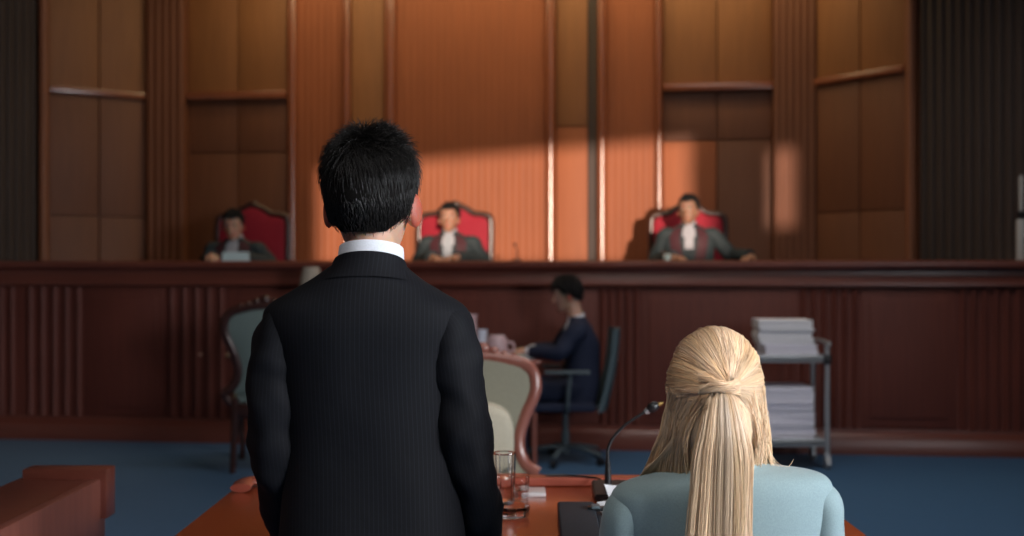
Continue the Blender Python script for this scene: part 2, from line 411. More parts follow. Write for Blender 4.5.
mb.box(-5.5, 5.1, YF - .1, YF, 0, a.z); mb.box(-5.5, 5.1, YF - .1, YF, zt, CZ); mb.box(-5.5, a.x, YF - .1, YF, a.z, zt); mb.box(b.x, c_.x, YF - .1, YF, a.z, zt); mb.box(d_.x, 5.1, YF - .1, YF, a.z, zt); mb.box(c_.x, d_.x, YF - .1, YF, a.z, c_.z)
for x0, x1, z0, z1 in ((a.x, b.x, t0, t1), (c_.x, d_.x, u0, u1)):   # unseen slanted pieces, added to slope the top edge of the sun patches
    q_ = [(x0, z0), (x1, z1), (x1, zt), (x0, zt)]
    mb.add([(x, YF, z) for x, z in q_] + [(x, YF - .1, z) for x, z in q_], [(0, 1, 2, 3), (7, 6, 5, 4), (0, 4, 5, 1), (2, 6, 7, 3), (1, 5, 6, 2), (3, 7, 4, 0)])
tag(mb.build('wall_front', M['plaster'], sharp=20), 'wall behind the viewer with openings added to shape the sun patches', kind='structure')
XR = 4.8
mb = MB(); mb.box(XR, XR + .08, -11.4, 6.95, 0, CZ); tag(mb.build('wall_right', M['plaster']), 'plain wood wall along the right side', kind='structure')

# raised floor behind the bench
mb = MB(); mb.box(-4.3, 3.45, .12, BW - .12, 0, .68, .01); tag(mb.build('floor_platform', M['carpet'], **ROOM), 'raised platform behind the judges bench', kind='structure')

# ------------------------------------------------------------------ judges bench
AL, AR = to_local(-4.75, 9.41)[0], ba(1040)
bench = empty('judges_bench', B0, TH, 'long reddish brown panelled judges bench across the room', 'bench')
mb = MB(); mb.box(AL, AR, .0, .06, .0, 1.42); mb.build('front_board', M['bench'], bench)
mb = MB(); extrude_prof(mb, [(.02, 0), (-.055, 0), (-.055, .125), (-.04, .15), (-.022, .165), (-.02, .19), (.02, .19)], AL, AR); mb.build('base_moulding', M['bench_x'], bench)
mb = MB(); extrude_prof(mb, [(.02, 1.25), (-.03, 1.25), (-.05, 1.262), (-.05, 1.30), (-.042, 1.315), (-.042, 1.37), (-.06, 1.395), (.02, 1.395)], AL, AR); mb.build('frieze_moulding', M['bench_x'], bench)
mb = MB(); extrude_prof(mb, [(.06, 1.39), (-.085, 1.39), (-.105, 1.40), (-.11, 1.42), (-.105, 1.442), (-.085, 1.452), (.60, 1.452), (.60, 1.41), (.06, 1.41)], AL, AR); mb.build('bench_top', M['bench_x'], bench)
def bpanel(p0, p1):
    mb = MB(); mb.box(ba(p0) + .01, ba(p1) - .01, -.012, .01, .20, 1.235, .008); mb.box(ba(p0) + .07, ba(p1) - .07, -.022, .01, .27, 1.165, .012); mb.build('panel', M['bench'], bench)
def bflute(p0, p1, n):
    mb = MB(); fluted(mb, ba(p0), ba(p1), -.03, .195, 1.245, n, .032, .01, gap=.42); mb.build('fluted_panel', M['bench'], bench)
for p0, p1, n in ((-55, 18, 7), (25, 85, 5), (166, 228, 5), (390, 440, 5), (598, 640, 5), (798, 860, 6), (957, 1035, 7)): bflute(p0, p1, n)
for p0, p1 in ((85, 166), (228, 390), (440, 598), (640, 798), (860, 957)): bpanel(p0, p1)
for a in (AL + .1, -2.2, -.8, .8, 2.2, AR - .1):
    mb = MB(); mb.box(a - .02, a + .02, .06, .56, .68, 1.41); mb.build('support_panel', M['bench'], bench)

# ------------------------------------------------------------------ people
SKINS = {'tan': (.42, .22, .145), 'fair': (.56, .34, .25), 'olive': (.34, .185, .12)}
HEAD = [(-.004, .020, .070, .030), (.006, .036, .084, .000), (.02, .047, .089, -.03), (.045, .057, .090, -.055), (.07, .064, .090, -.074),
        (.095, .069, .089, -.085), (.115, .0725, .087, -.092), (.14, .0755, .091, -.097), (.165, .0755, .088, -.098), (.19, .069, .074, -.088),
        (.21, .053, .052, -.068), (.222, .030, .027, -.038), (.2265, .008, .006, -.012)]
def head_parts(sc, mtx):
    out = []
    mb = MB(); rows = [(z, hw, yf if yf > 0 else .01, -yb if yb < 0 else .02, 0, 0, 2.15) for z, hw, yf, yb in HEAD]
    rows = [(z, hw, max(yf, .01), max(yb, .012), 0, 0, e) for z, hw, yf, yb, _, _, e in rows]
    ring_loft(mb, rows, 40, 3); out.append(mb)
    mb = MB(); sweep(mb, [(0, .083, .125), (0, .096, .105), (0, .108, .085), (0, .100, .073)], [(.009, .010), (.011, .012), (.015, .013), (.017, .010)], 12, 4, (0, 1, 0)); out.append(mb)
    for s in (-1, 1):
        mb = MB(); mb.ell((s * .080, -.004, .086), (.011, .022, .034), Euler((.15, 0, s * -.45)).to_matrix()); out.append(mb)
        mb = MB(); mb.ell((s * .074, -.004, .076), (.010, .012, .018)); out.append(mb)
        mb = MB(); mb.ell((s * .031, .077, .117), (.0145, .012, .0105)); out.append(mb)
        mb = MB(); mb.ell((s * .031, .084, .136), (.022, .008, .006)); out.append(mb)
    mb = MB(); mb.ell((0, .086, .047), (.025, .010, .006)); mb.ell((0, .085, .039), (.021, .010, .006)); out.append(mb)
    S = mtx @ Matrix.Diagonal((sc, sc, sc, 1))
    for m in out: m.xform(S)
    return out
def face_tint(skin, inv, sc, brow=(.02, .014, .012)):
    def fn(co):
        p = inv @ co; p = p / sc
        if abs(p.x) > .0765 and .04 < p.z < .13 and -.05 < p.y < .04: return (skin[0] * .72, skin[1] * .30, skin[2] * .26)  # red glow of light through the ears, put into the skin colour
        if p.y > .05 and -.01 < p.z < .19:
            ax = abs(p.x)
            if (ax - .031) ** 2 / .00022 + (p.z - .139) ** 2 / .00002 < 1: return brow
            d = (ax - .031) ** 2 / .00014 + (p.z - .117) ** 2 / .00003
            if d < .22: return (.02, .015, .012)
            if d < 1: return (.55, .5, .46)
            if p.x ** 2 / .0006 + (p.z - .043) ** 2 / .00008 < 1: return (skin[0] * .85, skin[1] * .5, skin[2] * .5)
        return skin
    return fn
def hand_parts(w, d, nrm, thumb, curl=.5, sc=1.0):
    """w wrist, d direction, nrm back-of-hand normal, thumb +1/-1 side of (d x nrm)"""
    d = Vector(d).normalized(); nrm = Vector(nrm); nrm = (nrm - d * nrm.dot(d)).normalized(); s = d.cross(nrm) * thumb; w = Vector(w); out = []
    mb = MB(); sweep(mb, [w - d * .03 * sc, w + d * .015 * sc, w + d * .05 * sc, w + d * .09 * sc, w + d * .10 * sc], [(.026 * sc, .020 * sc), (.030 * sc, .017 * sc), (.040 * sc, .016 * sc), (.041 * sc, .013 * sc), (.030 * sc, .008 * sc)], 16, 3, nrm); out.append(mb)
    for i, ln in enumerate((.072, .080, .076, .060)):
        off = (.030 - .020 * i); fan = (.12 - .08 * i) ; dd = (d + s * fan).normalized()
        p = w + d * .086 * sc + s * off * sc; pts = [p]; ang = .15; seg = [.45, .32, .23]
        for k in range(3):
            ang += curl * (.55 + .25 * k); st = dd * math.cos(ang) - nrm * math.sin(ang)
            pts.append(pts[-1] + st * ln * seg[k] * sc)
        mb = MB(); sweep(mb, pts, [.0092 * sc, .0086 * sc, .0078 * sc, .006 * sc], 10, 3, nrm); out.append(mb)
    p = w + d * .025 * sc + s * .026 * sc; t1 = (s * .75 + d * .66 - nrm * .25).normalized(); t2 = (s * .25 + d * .9 - nrm * .4).normalized()
    mb = MB(); sweep(mb, [p - t1 * .012, p + t1 * .036 * sc, p + t1 * .036 * sc + t2 * .03 * sc, p + t1 * .036 * sc + t2 * .052 * sc], [.015 * sc, .0115 * sc, .0098 * sc, .007 * sc], 10, 3, nrm); out.append(mb)
    return out
def limb(pts, radii, hint=(0, 1, 0), n=16): mb = MB(); return sweep(mb, pts, radii, n, 4, hint)
def mid(a, b, t): return Vector(a) + (Vector(b) - Vector(a)) * t
def body_mesh(J, skin, voxel=.006, hs=1.0):
    """one continuous skin surface from the joints J"""
    parts = []; neck = Vector(J['neck']); chin = Vector(J['chin']); pel = Vector(J['pelvis']); sc = J.get('hscale', 1.0)
    rot = Euler(J.get('hrot', (0, 0, 0))).to_matrix().to_4x4()
    mtx = Matrix.Translation(chin) @ rot; parts += head_parts(sc, mtx)
    top = mtx @ Vector((0, -.022, .07)) ; w = J.get('girth', 1.0)
    parts.append(limb([neck - Vector((0, 0, .06)), neck, mid(neck, top, .5), top], [.07 * w, .058 * w, .053 * w, .052 * w]))
    ch = mid(neck, pel, .32); wa_ = mid(neck, pel, .68)
    parts.append(limb([pel - Vector((0, 0, .07)), pel, wa_, ch, mid(neck, ch, .35), neck + Vector((0, 0, .0))], [(.12 * w, .09), (.155 * w, .105), (.13 * w, .09), (.15 * w, .10), (.13 * w, .075), (.06, .055)], (0, 1, 0), 24))
    for i, s in enumerate((-1, 1)):
        a, b, c = (Vector(J[k][i]) for k in ('sh', 'el', 'wr'))
        parts.append(limb([mid(neck, a, .35) - Vector((0, 0, .055)), a, mid(a, b, .4), b, mid(b, c, .35), c], [.05, .048 * w, .044 * w, .036 * w, .034 * w, .025 * w]))
        hd = J['hand'][i]; parts += hand_parts(c, hd[0], hd[1], hd[2], J.get('curl', .5), hs)
        h, k, an = (Vector(J[q][i]) for q in ('hip', 'kn', 'an')); fd = Vector(J.get('foot', (0, 1, 0)))
        parts.append(limb([mid(pel, h, .6) + Vector((0, 0, .03)), h, mid(h, k, .45), k, mid(k, an, .35), an, an - Vector((0, 0, .045))], [.09, .082 * w, .07 * w, .052 * w, .05 * w, .034, .036]))
        parts.append(limb([an - Vector((0, 0, .05)) - fd * .05, an - Vector((0, 0, .045)) + fd * .06, an - Vector((0, 0, .062)) + fd * .15, an - Vector((0, 0, .066)) + fd * .18], [(.032, .026), (.036, .03), (.04, .02), (.02, .012)], (0, 0, 1)))
    me = remesh(parts, voxel, 4)
    set_tint(me, face_tint(skin, mtx.inverted(), sc)); return me, mtx, sc
def short_hair(parent, mtx, sc, n, tint, thick=.012, length=.035, r=.0009, tousle=.3, name='hair', fringe=.165, nape=.045, seed=3, tuft=.0):
    """close cut hair: a shaped cap with strands over it"""
    rr = random.Random(seed); S = mtx @ Matrix.Diagonal((sc, sc, sc, 1)); c0 = Vector((0, -.004, .13))
    ax = Vector((.0765, .095, .098))
    def low(az):                     # hairline height for azimuth (0 = back, pi = front)
        t = abs(az) / PI
        if t < .20: return nape
        if t < .42: return nape + (t - .20) / .22 * (.078 - nape)
        if t < .55: return .078 + (t - .42) / .13 * .017
        if t < .68: return .095 + (t - .55) / .13 * (fringe - .02 - .095)
        return fringe - .02 + .02 * min(1, (t - .68) / .1)
    def pt(az, z, off):              # surface point by azimuth and height
        hz = (z - c0.z); e = max(0.0, 1 - (hz / (ax.z if hz > 0 else .168)) ** 2) ** .5
        d = Vector((math.sin(az), -math.cos(az), 0)); q = Vector((d.x * (ax.x + off) * e, d.y * ((ax.y) + off) * e, 0))
        return c0 + q + Vector((0, 0, hz + (off if hz > 0 else 0) * max(0, hz) / ax.z))
    mb = MB(); vs = []; fs = []; na, nz = 48, 14
    for i in range(nz + 1):
        for j in range(na):
            az = -PI + 2 * PI * j / na; lo = low(az); t = i / nz; z = lo + (c0.z + ax.z - .0005 - lo) * (1 - (1 - t) ** 1.7)
            vs.append(pt(az, z, thick * (.25 + .75 * min(1, t * 4))))
    for i in range(nz):
        for j in range(na): fs.append((i * na + j, i * na + (j + 1) % na, (i + 1) * na + (j + 1) % na, (i + 1) * na + j))
    fs.append(tuple(nz * na + j for j in range(na))); mb.add(vs, fs); mb.xform(S); me = mb.mesh(name); set_tint(me, lambda co: tint)
    cap = link(name, me, M['hair_base'], parent, 0)
    lst = []
    for _ in range(n):
        az = rr.uniform(-PI, PI); lo = low(az); z = lo + (c0.z + ax.z - .002 - lo) * rr.random() ** .75
        p = pt(az, z, thick * .75); q = pt(az, max(lo, z) - .01, thick * .75); hz = (z - c0.z) / ax.z
        nr = (p - c0).normalized(); dn = (q - p).normalized()
        fl = max(0, hz) ** 1.2
        sw = Vector((math.sin(az * 2 + 1.3) * .6 + rr.gauss(0, tousle), rr.gauss(0, tousle) + .25 * fl, rr.gauss(0, tousle * .4)))
        d = (dn * (1 - .55 * fl) + sw * (.3 - .12 * min(1, max(0, -hz) * 2) + fl * 1.0) + nr * (.16 - .10 * min(1, max(0, -hz) * 2) + .55 * fl + tuft * rr.random() * fl)).normalized(); ln = length * rr.uniform(.6, 1.25) * (1 - .62 * min(1, max(0, -hz - .25) / .5)); pts = []
        for k in range(5):
            t = k / 4; pts.append(S @ (p + d * ln * t - nr * ln * .45 * t * t * (1 - .3 * fl)))
        g = rr.uniform(.7, 1.5); lst.append((pts, r * sc, r * .3, tuple(v * g for v in tint)))
    if n: strands('hair_strands', lst, cap, M['hair_dark'])
    return cap
def torso_garment(rows, parent, name, mat, n=56, wob=.004, stripes=False, k=4):
    mb = MB(); st = [] if stripes else None; ring_loft(mb, rows, n, k, True, 0, wob, st); me = mb.mesh(name)
    if stripes: set_stripe(me, st)
    return link(name, me, mat, parent, 60)
def sleeve(parent, pts, radii, mat, name='sleeve', stripes=False, wob=.004, hint=(0, 1, 0), n=28):
    mb = MB(); st = [] if stripes else None; sweep(mb, pts, radii, n, 7, hint, 1, True, wob, st); me = mb.mesh(name)
    if stripes: set_stripe(me, st)
    return link(name, me, mat, parent, 60)
def trousers(parent, J, mat, name='trousers', r=1.0):
    parts = []; pel = Vector(J['pelvis'])
    parts.append(limb([pel + Vector((0, 0, .14)), pel + Vector((0, 0, .03)), pel - Vector((0, 0, .06))], [(.155, .088), (.17, .098), (.15, .10)], (0, 1, 0), 24))
    for i in range(2):
        h, k, an = (Vector(J[q][i]) for q in ('hip', 'kn', 'an'))
        parts.append(limb([mid(pel, h, .6), h, mid(h, k, .45), k, mid(k, an, .5), an - Vector((0, 0, .03))], [.1 * r, .1 * r, .088 * r, .075 * r, .07 * r, .066 * r]))
    return link(name, remesh(parts, .012, 3), mat, parent, 0)
def shoes(parent, J):
    fd = Vector(J.get('foot', (0, 1, 0)))
    for an in J['an']:
        an = Vector(an); mb = MB(); z = an.z - .075
        sweep(mb, [an + Vector((0, 0, z - an.z + .045)) - fd * .075, an + Vector((0, 0, z - an.z + .045)) - fd * .02, an + Vector((0, 0, z - an.z + .035)) + fd * .1, an + Vector((0, 0, z - an.z + .024)) + fd * .19, an + Vector((0, 0, z - an.z + .02)) + fd * .215], [(.028, .04), (.04, .048), (.046, .036), (.038, .026), (.012, .012)], 16, 4, (0, 0, 1)); mb.build('shoe', M['shoe'], parent)

def seated(seat, lean=0, head_fwd=0, hrot=(0, 0, 0), chin=None, sh_w=.19, sh_z=None, el=None, wr=None, hand=None, hscale=1.0, sho_off=0, kn_y=.45, floor=0):
    """joints of a seated figure, hips over the local origin, facing +y"""
    nz = sh_z + .06; J = {'pelvis': (0, 0, seat + .10), 'neck': (0, lean, nz), 'chin': chin or (0, lean + .02 + head_fwd, nz + .07), 'hrot': hrot, 'hscale': hscale}
    J['sh'] = [(-sh_w + sho_off, lean, sh_z), (sh_w + sho_off, lean, sh_z)]; J['el'] = el; J['wr'] = wr; J['hand'] = hand
    J['hip'] = [(-.1, .02, seat + .07), (.1, .02, seat + .07)]; J['kn'] = [(-.13, kn_y, seat + .07), (.13, kn_y, seat + .07)]
    J['an'] = [(-.13, kn_y - .02, floor + .085), (.13, kn_y - .02, floor + .085)]; return J

# ---- judges --------------------------------------------------------
DZ = .68; BT = 1.452
def judge(px, py_top, Yj, label, skin, look, el, wr, face_z=0, seed=1, sho_off=0, lean=.1, tie='white'):
    s = F / Yj; X = (px - 512) / s; ztop = H + (270 - py_top) / s - DZ         # local heights above the platform
    root = empty('person', (X, Yj, DZ), PI + TH, label, 'person', 'judges behind the bench')
    hs = 1.04; tilt = look[0]
    chin_z = ztop - .238 * hs; sh_z = chin_z - .085; bt = BT - DZ
    J = seated(.46, lean, 0, (tilt, 0, look[1]), (look[2], lean + .03, chin_z), .18, sh_z, el, wr, [((0.5, .8, -.1), (0, .1, 1), -1), ((-.5, .8, -.1), (0, .1, 1), 1)], hs, sho_off)
    me, mtx, sc = body_mesh(J, SKINS[skin], .007); link('body', me, M['skin'], root, 0)
    short_hair(root, mtx, sc, 500, (.012, .012, .013), .014, .03, .0012, .2, seed=seed, nape=.05, fringe=.175)
    z = sh_z; cy = lean
    rows = [(.40, .20, .16, .16, 0, .02, 2.4), (.60, .20, .14, .15, 0, .03, 2.3), (z - .22, .21, .13, .13, sho_off * .5, cy * .8, 2.3), (z - .08, .215, .115, .12, sho_off, cy, 2.3), (z - .01, .205, .095, .105, sho_off, cy, 2.3), (z + .03, .165, .075, .09, sho_off, cy, 2.2), (z + .06, .11, .06, .075, sho_off * .8, cy, 2.1), (z + .085, .068, .058, .066, look[2] * .6, cy, 2)]
    rb = torso_garment(rows, root, 'robe', M['robe'])
    for i, sg in enumerate((-1, 1)):
        a = Vector(J['sh'][i]); b, c = Vector(el[i]), Vector(wr[i])
        sleeve(rb, [a + Vector((-sg * .06, 0, .0)), a + Vector((sg * .015, 0, -.01)), mid(a, b, .45), b, mid(b, c, .5), mid(b, c, .9)], [(.045, .065), (.062, .075), (.064, .07), (.062, .064), (.060, .058), (.062, .054)], M['robe'])
    for sg in (-1, 1):
        mb = MB(); ring_patch(mb, rows, .62, z + .05, lambda t: PI / 2 + sg * (.06 + .30 * t), lambda t: PI / 2 + sg * (.42 + .42 * t), .008); mb.build('robe_facing', M['robe_panel'], rb)
    mb = MB(); ring_patch(mb, rows, z - .16, z + .083, lambda t: PI / 2 - (.03 + .30 * t), lambda t: PI / 2 + (.03 + .30 * t), .004); col = mb.build('shirt_front', M['cravat'], root)
    mb = MB(); ring_patch(mb, rows, z - .13, z + .075, lambda t: PI / 2 - (.13 - .02 * t), lambda t: PI / 2 + (.13 - .02 * t), .011); mb.build('necktie', M['tie_grey'] if tie == 'grey' else M['cravat'], col)
    mb = MB(); ring_loft(mb, [(z + .07, .066, .062, .066, look[2] * .6, cy, 2), (z + .11, .062, .056, .062, look[2] * .8, cy + .01, 2)], 28, 2, False, -.25); mb.build('collar', M['cravat'], col)
    return root
bt = BT - DZ + .035
judge(240, 209, 9.72, 'judge in dark robe looking down at a pale sheet, leftmost behind the bench', 'fair', (-.32, .12, 0.0), [(-.28, .05, .76), (.28, .05, .76)], [(-.13, .36, bt), (.10, .38, bt + .01)], seed=4)
judge(452, 203, 9.72, 'judge facing forward with hands together, seated just right of the standing man', 'tan', (-.05, 0, 0), [(-.28, .05, .77), (.28, .05, .77)], [(-.09, .37, bt), (.09, .37, bt)], seed=5, tie='grey')
judge(688, 195, 9.66, 'judge in dark robe leaning on one outstretched arm, rightmost behind the bench', 'olive', (-.05, -.25, 0), [(-.36, .07, .83), (.28, .05, .78)], [(-.50, .34, bt), (.12, .37, bt)], seed=6, lean=.12)

def judge_chair(px, Yc, label):
    X = (px - 512) * Yc / F; root = empty('judge_chair', (X, Yc, DZ), PI + TH, label, 'chair', 'high backed judge chairs')
    # local: faces +y, backrest at y=0
    outline = [(-.31, .40), (-.32, .75), (-.325, 1.05), (-.315, 1.16), (-.26, 1.19), (-.17, 1.20), (-.10, 1.245), (0, 1.275), (.10, 1.245), (.17, 1.20), (.26, 1.19), (.315, 1.16), (.325, 1.05), (.32, .75), (.31, .40)]
    mb = MB(); sweep(mb, [(x, 0, z) for x, z in outline], [.032] * len(outline), 12, 3, (0, 1, 0)); mb.ell((0, -.0, 1.29), (.06, .03, .03)); mb.ell((-.31, 0, 1.17), (.035, .035, .035)); mb.ell((.31, 0, 1.17), (.035, .035, .035)); mb.build('back_frame', M['dark_frame'], root)
    mb = MB(); pts = [(x * .93, z - .02) for x, z in cr_interp(outline, 3)]; n = len(pts)
    vs = [(x, -.025, z) for x, z in pts] + [(x, .035, z) for x, z in pts] + [(x * .8, .055, .40 + (z - .40) * .93) for x, z in pts]
    fs = [(i, i + 1, n + i + 1, n + i) for i in range(n - 1)] + [(n + i, n + i + 1, 2 * n + i + 1, 2 * n + i) for i in range(n - 1)] + [tuple(range(n - 1, -1, -1)), tuple(range(2 * n, 3 * n))]
    mb.add(vs, fs); mb.build('back_cushion', M['red_uph'], root)
    mb = MB(); mb.box(-.27, .27, .0, .48, .36, .46, .03, 3); mb.build('seat', M['red_uph'], root)
    for sx in (-.29, .29):
        mb = MB(); sweep(mb, [(sx, .03, .66), (sx, .28, .67), (sx, .36, .62), (sx, .34, .40)], [.028, .03, .03, .025], 10, 4, (1, 0, 0)); mb.build('armrest', M['dark_frame'], root)
        for y in (.03, .42):
            mb = MB(); sweep(mb, [(sx * .9, y, .38), (sx * .92, y, .2), (sx * .9, y, .0)], [.03, .025, .02], 10, 3, (0, 1, 0)); mb.build('leg', M['dark_frame'], root)
    return root
judge_chair(253, 10.22, 'red judge chair with dark frame behind the judge looking down')
judge_chair(455, 10.17, 'red judge chair with arched dark frame behind the forward facing judge')
judge_chair(688, 10.10, 'red judge chair with dark frame behind the judge with the outstretched arm')
# bench items
c = to_world(ba(235) - .02, .34); sheet = MB()
sheet.box(-.11, .11, -.006, .006, 0, .075, .001, 1); sheet.add([(-.11, .004, .075), (.11, .004, .075), (.11, .06, .0), (-.11, .06, .0)], [(0, 1, 2, 3)])
c = P(235, 255, 9.22); tag(sheet.build('document', M['pale_cyan'], loc=(c.x, c.y, BT), rot=(-.25, 0, TH)), 'pale blue sheet standing before the judge who looks down', 'paper')
def mic_small(px, Y, label):
    c = P(px, 262, Y); r = empty('desk_microphone', (c.x, c.y, BT), TH, label, 'microphone')
    mb = MB(); lathe(mb, [(.04, 0), (.04, .012), (.012, .02)], 18); mb.build('base', M['black_plastic'], r)
    mb = MB(); sweep(mb, [(0, 0, .015), (0, .01, .08), (-.02, .05, .13)], [.006, .005, .004], 8, 4); mb.build('gooseneck', M['black_plastic'], r)
    mb = MB(); mb.ell((-.025, .06, .14), (.012, .02, .012)); mb.build('head', M['black_plastic'], r)
mic_small(517, 9.25, 'small black microphone on the bench right of the middle judge')
c = P(667, 258, 9.3); r = empty('tumbler', (c.x, c.y, BT), 0, 'small tumbler on the bench before the rightmost judge', 'glass')
mb = MB(); lathe(mb, [(.028, 0), (.034, .085), (.031, .085), (.026, .006)], 20); mb.build('glass_wall', M['glass'], r)
mb = MB(); lathe(mb, [(.0262, .007), (.030, .06)], 20); mb.build('water', M['pale_cyan'], r)
c = P(1021, 262, 8.75); c.x -= .0
r = empty('flag_pole', (3.815, 8.52, BT), 0, 'off white pole standing on the bench end at far right', 'pole')
mb = MB(); lathe(mb, [(.036, 0), (.036, .30), (.03, .31)], 18); mb.build('sleeve', M['pole'], r)
mb = MB(); lathe(mb, [(.022, .31), (.042, .32), (.042, .36), (.022, .37)], 18); mb.build('joint', M['black_plastic'], r)
mb = MB(); lathe(mb, [(.018, .36), (.018, .62), (.006, .64)], 14); mb.build('shaft', M['pole'], r)

# ------------------------------------------------------------------ clerk, office chair, desk
CX_, CY_ = .46, 8.19
root = empty('person', (CX_, CY_, 0), PI / 2, 'dark haired clerk in navy suit seated sideways with hands on the desk', 'person')
# local +y = world -x ; local x = world y
sh = .965
J = seated(.45, .0, 0, (-.22, 0, 0), (0, .035, 1.100), .17, sh, [(-.23, .13, .80), (.23, .13, .80)], [(-.10, .36, .80), (.12, .33, .80)], [((.1, 1, -.05), (0, 0, 1), -1), ((-.1, 1, -.05), (0, 0, 1), 1)], 1.0, 0, .42)
me, mtx, sc = body_mesh(J, SKINS['fair'], .006); link('body', me, M['skin'], root, 0)
short_hair(root, mtx, sc, 1100, (.012, .011, .011), .024, .045, .0011, .25, seed=9, nape=.045, fringe=.165)
rows = [(.44, .19, .15, .15, 0, .0, 2.3), (.55, .185, .13, .15, 0, -.02, 2.3), (.70, .18, .12, .14, 0, -.03, 2.3), (.85, .195, .12, .14, 0, -.03, 2.3), (sh - .03, .20, .10, .12, 0, -.015, 2.3), (sh + .02, .165, .08, .10, 0, -.01, 2.2), (sh + .055, .11, .06, .08, 0, -.005, 2), (sh + .08, .07, .058, .066, 0, 0, 2)]
jk = torso_garment(rows, root, 'suit_jacket', M['navy'])
for i, sg in enumerate((-1, 1)):
    a, b, c = Vector(J['sh'][i]), Vector(J['el'][i]), Vector(J['wr'][i])
    sleeve(jk, [a + Vector((-sg * .05, 0, .005)), a + Vector((sg * .012, 0, -.01)), mid(a, b, .5), b, mid(b, c, .5), mid(b, c, .85)], [(.05, .065), (.068, .075), (.062, .066), (.058, .058), (.05, .05), (.043, .043)], M['navy'])
    mb = MB(); sweep(mb, [mid(b, c, .8), mid(b, c, .97)], [.038, .036], 14, 2); mb.build('shirt_cuff', M['white'], root)
mb = MB(); ring_patch(mb, rows, sh - .18, sh + .078, lambda t: PI / 2 - (.03 + .55 * t), lambda t: PI / 2 + (.03 + .55 * t), .005); mb.build('shirt_front', M['white'], root)
mb = MB(); ring_loft(mb, [(sh + .065, .066, .06, .066, 0, 0, 2), (sh + .088, .061, .055, .063, 0, .004, 2)], 28, 2, False, -.3); mb.build('shirt_collar', M['white'], root)
trousers(root, J, M['navy']); shoes(root, J)
oc = empty('office_chair', (CX_ - .075, CY_, 0), PI / 2, 'blue grey office chair on castors under the seated clerk', 'chair')
mb = MB(); mb.box(-.25, .25, -.20, .25, .385, .445, .025, 3); mb.build('seat', M['navy'], oc)
mb = MB(); vs = []; fs = []; nx, nz = 10, 12
for o_ in (0, .03):
    for i in range(nz + 1):
        for j in range(nx + 1):
            t = i / nz; x = (j / nx - .5) * (.44 - .05 * t); z = .38 + .58 * t; y = -.215 - .10 * t - .05 * (1 - (2 * x / .44) ** 2) - .02 * math.sin(t * PI) - o_; vs.append((x, y, z))
w = nx + 1; o2 = (nz + 1) * w
for i in range(nz):
    for j in range(nx):
        q = (i * w + j, i * w + j + 1, (i + 1) * w + j + 1, (i + 1) * w + j); fs.append(tuple(reversed(q))); fs.append(tuple(x + o2 for x in q))
ed = list(range(w)) + [i * w + nx for i in range(1, nz + 1)] + [nz * w + j for j in range(nx - 1, -1, -1)] + [i * w for i in range(nz - 1, 0, -1)]
for a, b in zip(ed, ed[1:] + ed[:1]): fs.append((a, b, b + o2, a + o2))
mb.add(vs, fs); mb.build('backrest', M['oc_grey'], oc)
mb = MB(); sweep(mb, [(0, -.10, .39), (0, -.27, .40), (0, -.31, .50), (0, -.33, .66)], [(.04, .012)] * 4, 10, 4, (0, 1, 0)); mb.build('back_bar', M['oc_plastic'], oc)
for sx in (-.27, .27):
    mb = MB(); mb.box(sx - .035, sx + .035, -.16, .16, .655, .68, .01); sweep(mb, [(sx * .8, 0, .40), (sx, 0, .43), (sx, -.02, .66)], [(.025, .015)] * 3, 10, 4, (0, 1, 0)); mb.build('armrest', M['oc_plastic'], oc)
mb = MB(); lathe(mb, [(.03, .06), (.03, .22), (.022, .22), (.022, .385)], 16); mb.build('gas_lift', M['oc_plastic'], oc)
for i in range(5):
    a = 2 * PI * i / 5 + .3; e = Vector((math.cos(a) * .30, math.sin(a) * .30, .075))
    mb = MB(); sweep(mb, [(0, 0, .115), (e.x * .5, e.y * .5, .105), (e.x, e.y, .075)], [(.026, .02), (.022, .016), (.018, .012)], 10, 3); lg = mb.build('base_arm', M['oc_plastic'], oc)
    mb = MB(); b_ = bmesh.new(); bmesh.ops.create_cone(b_, cap_ends=True, segments=16, radius1=.028, radius2=.028, depth=.04); bmesh.ops.transform(b_, matrix=Matrix.Translation((e.x, e.y, .028)) @ Euler((PI / 2, 0, a)).to_matrix().to_4x4(), verts=b_.verts); mb.bm(b_); mb.build('castor', M['black_plastic'], lg)

DX0, DX1, DY0, DY1 = -1.20, .20, 7.92, 8.50
dk = empty('clerk_desk', ((DX0 + DX1) / 2, (DY0 + DY1) / 2, 0), 0, 'reddish wooden clerk desk below the judges bench', 'desk')
hw, hd = (DX1 - DX0) / 2, (DY1 - DY0) / 2
mb = MB(); mb.box(-hw, hw, -hd, hd, .72, .75, .008); mb.build('desk_top', M['rail'], dk)
for sx in (-1, 1):
    mb = MB(); mb.box(sx * (hw - .04) - .015, sx * (hw - .04) + .015, -hd + .03 if sx < 0 else -hd + .03, hd - .03 if sx < 0 else -hd + .08, 0, .72); mb.build('side_panel' if sx < 0 else 'leg', M['table_v'], dk)
mb = MB(); mb.box(hw - .055, hw - .025, hd - .08, hd - .03, 0, .72); mb.build('leg', M['table_v'], dk)
mb = MB(); mb.box(-hw + .05, 0, -hd + .04, -hd + .06, .12, .72); mb.build('modesty_panel', M['table_v'], dk)
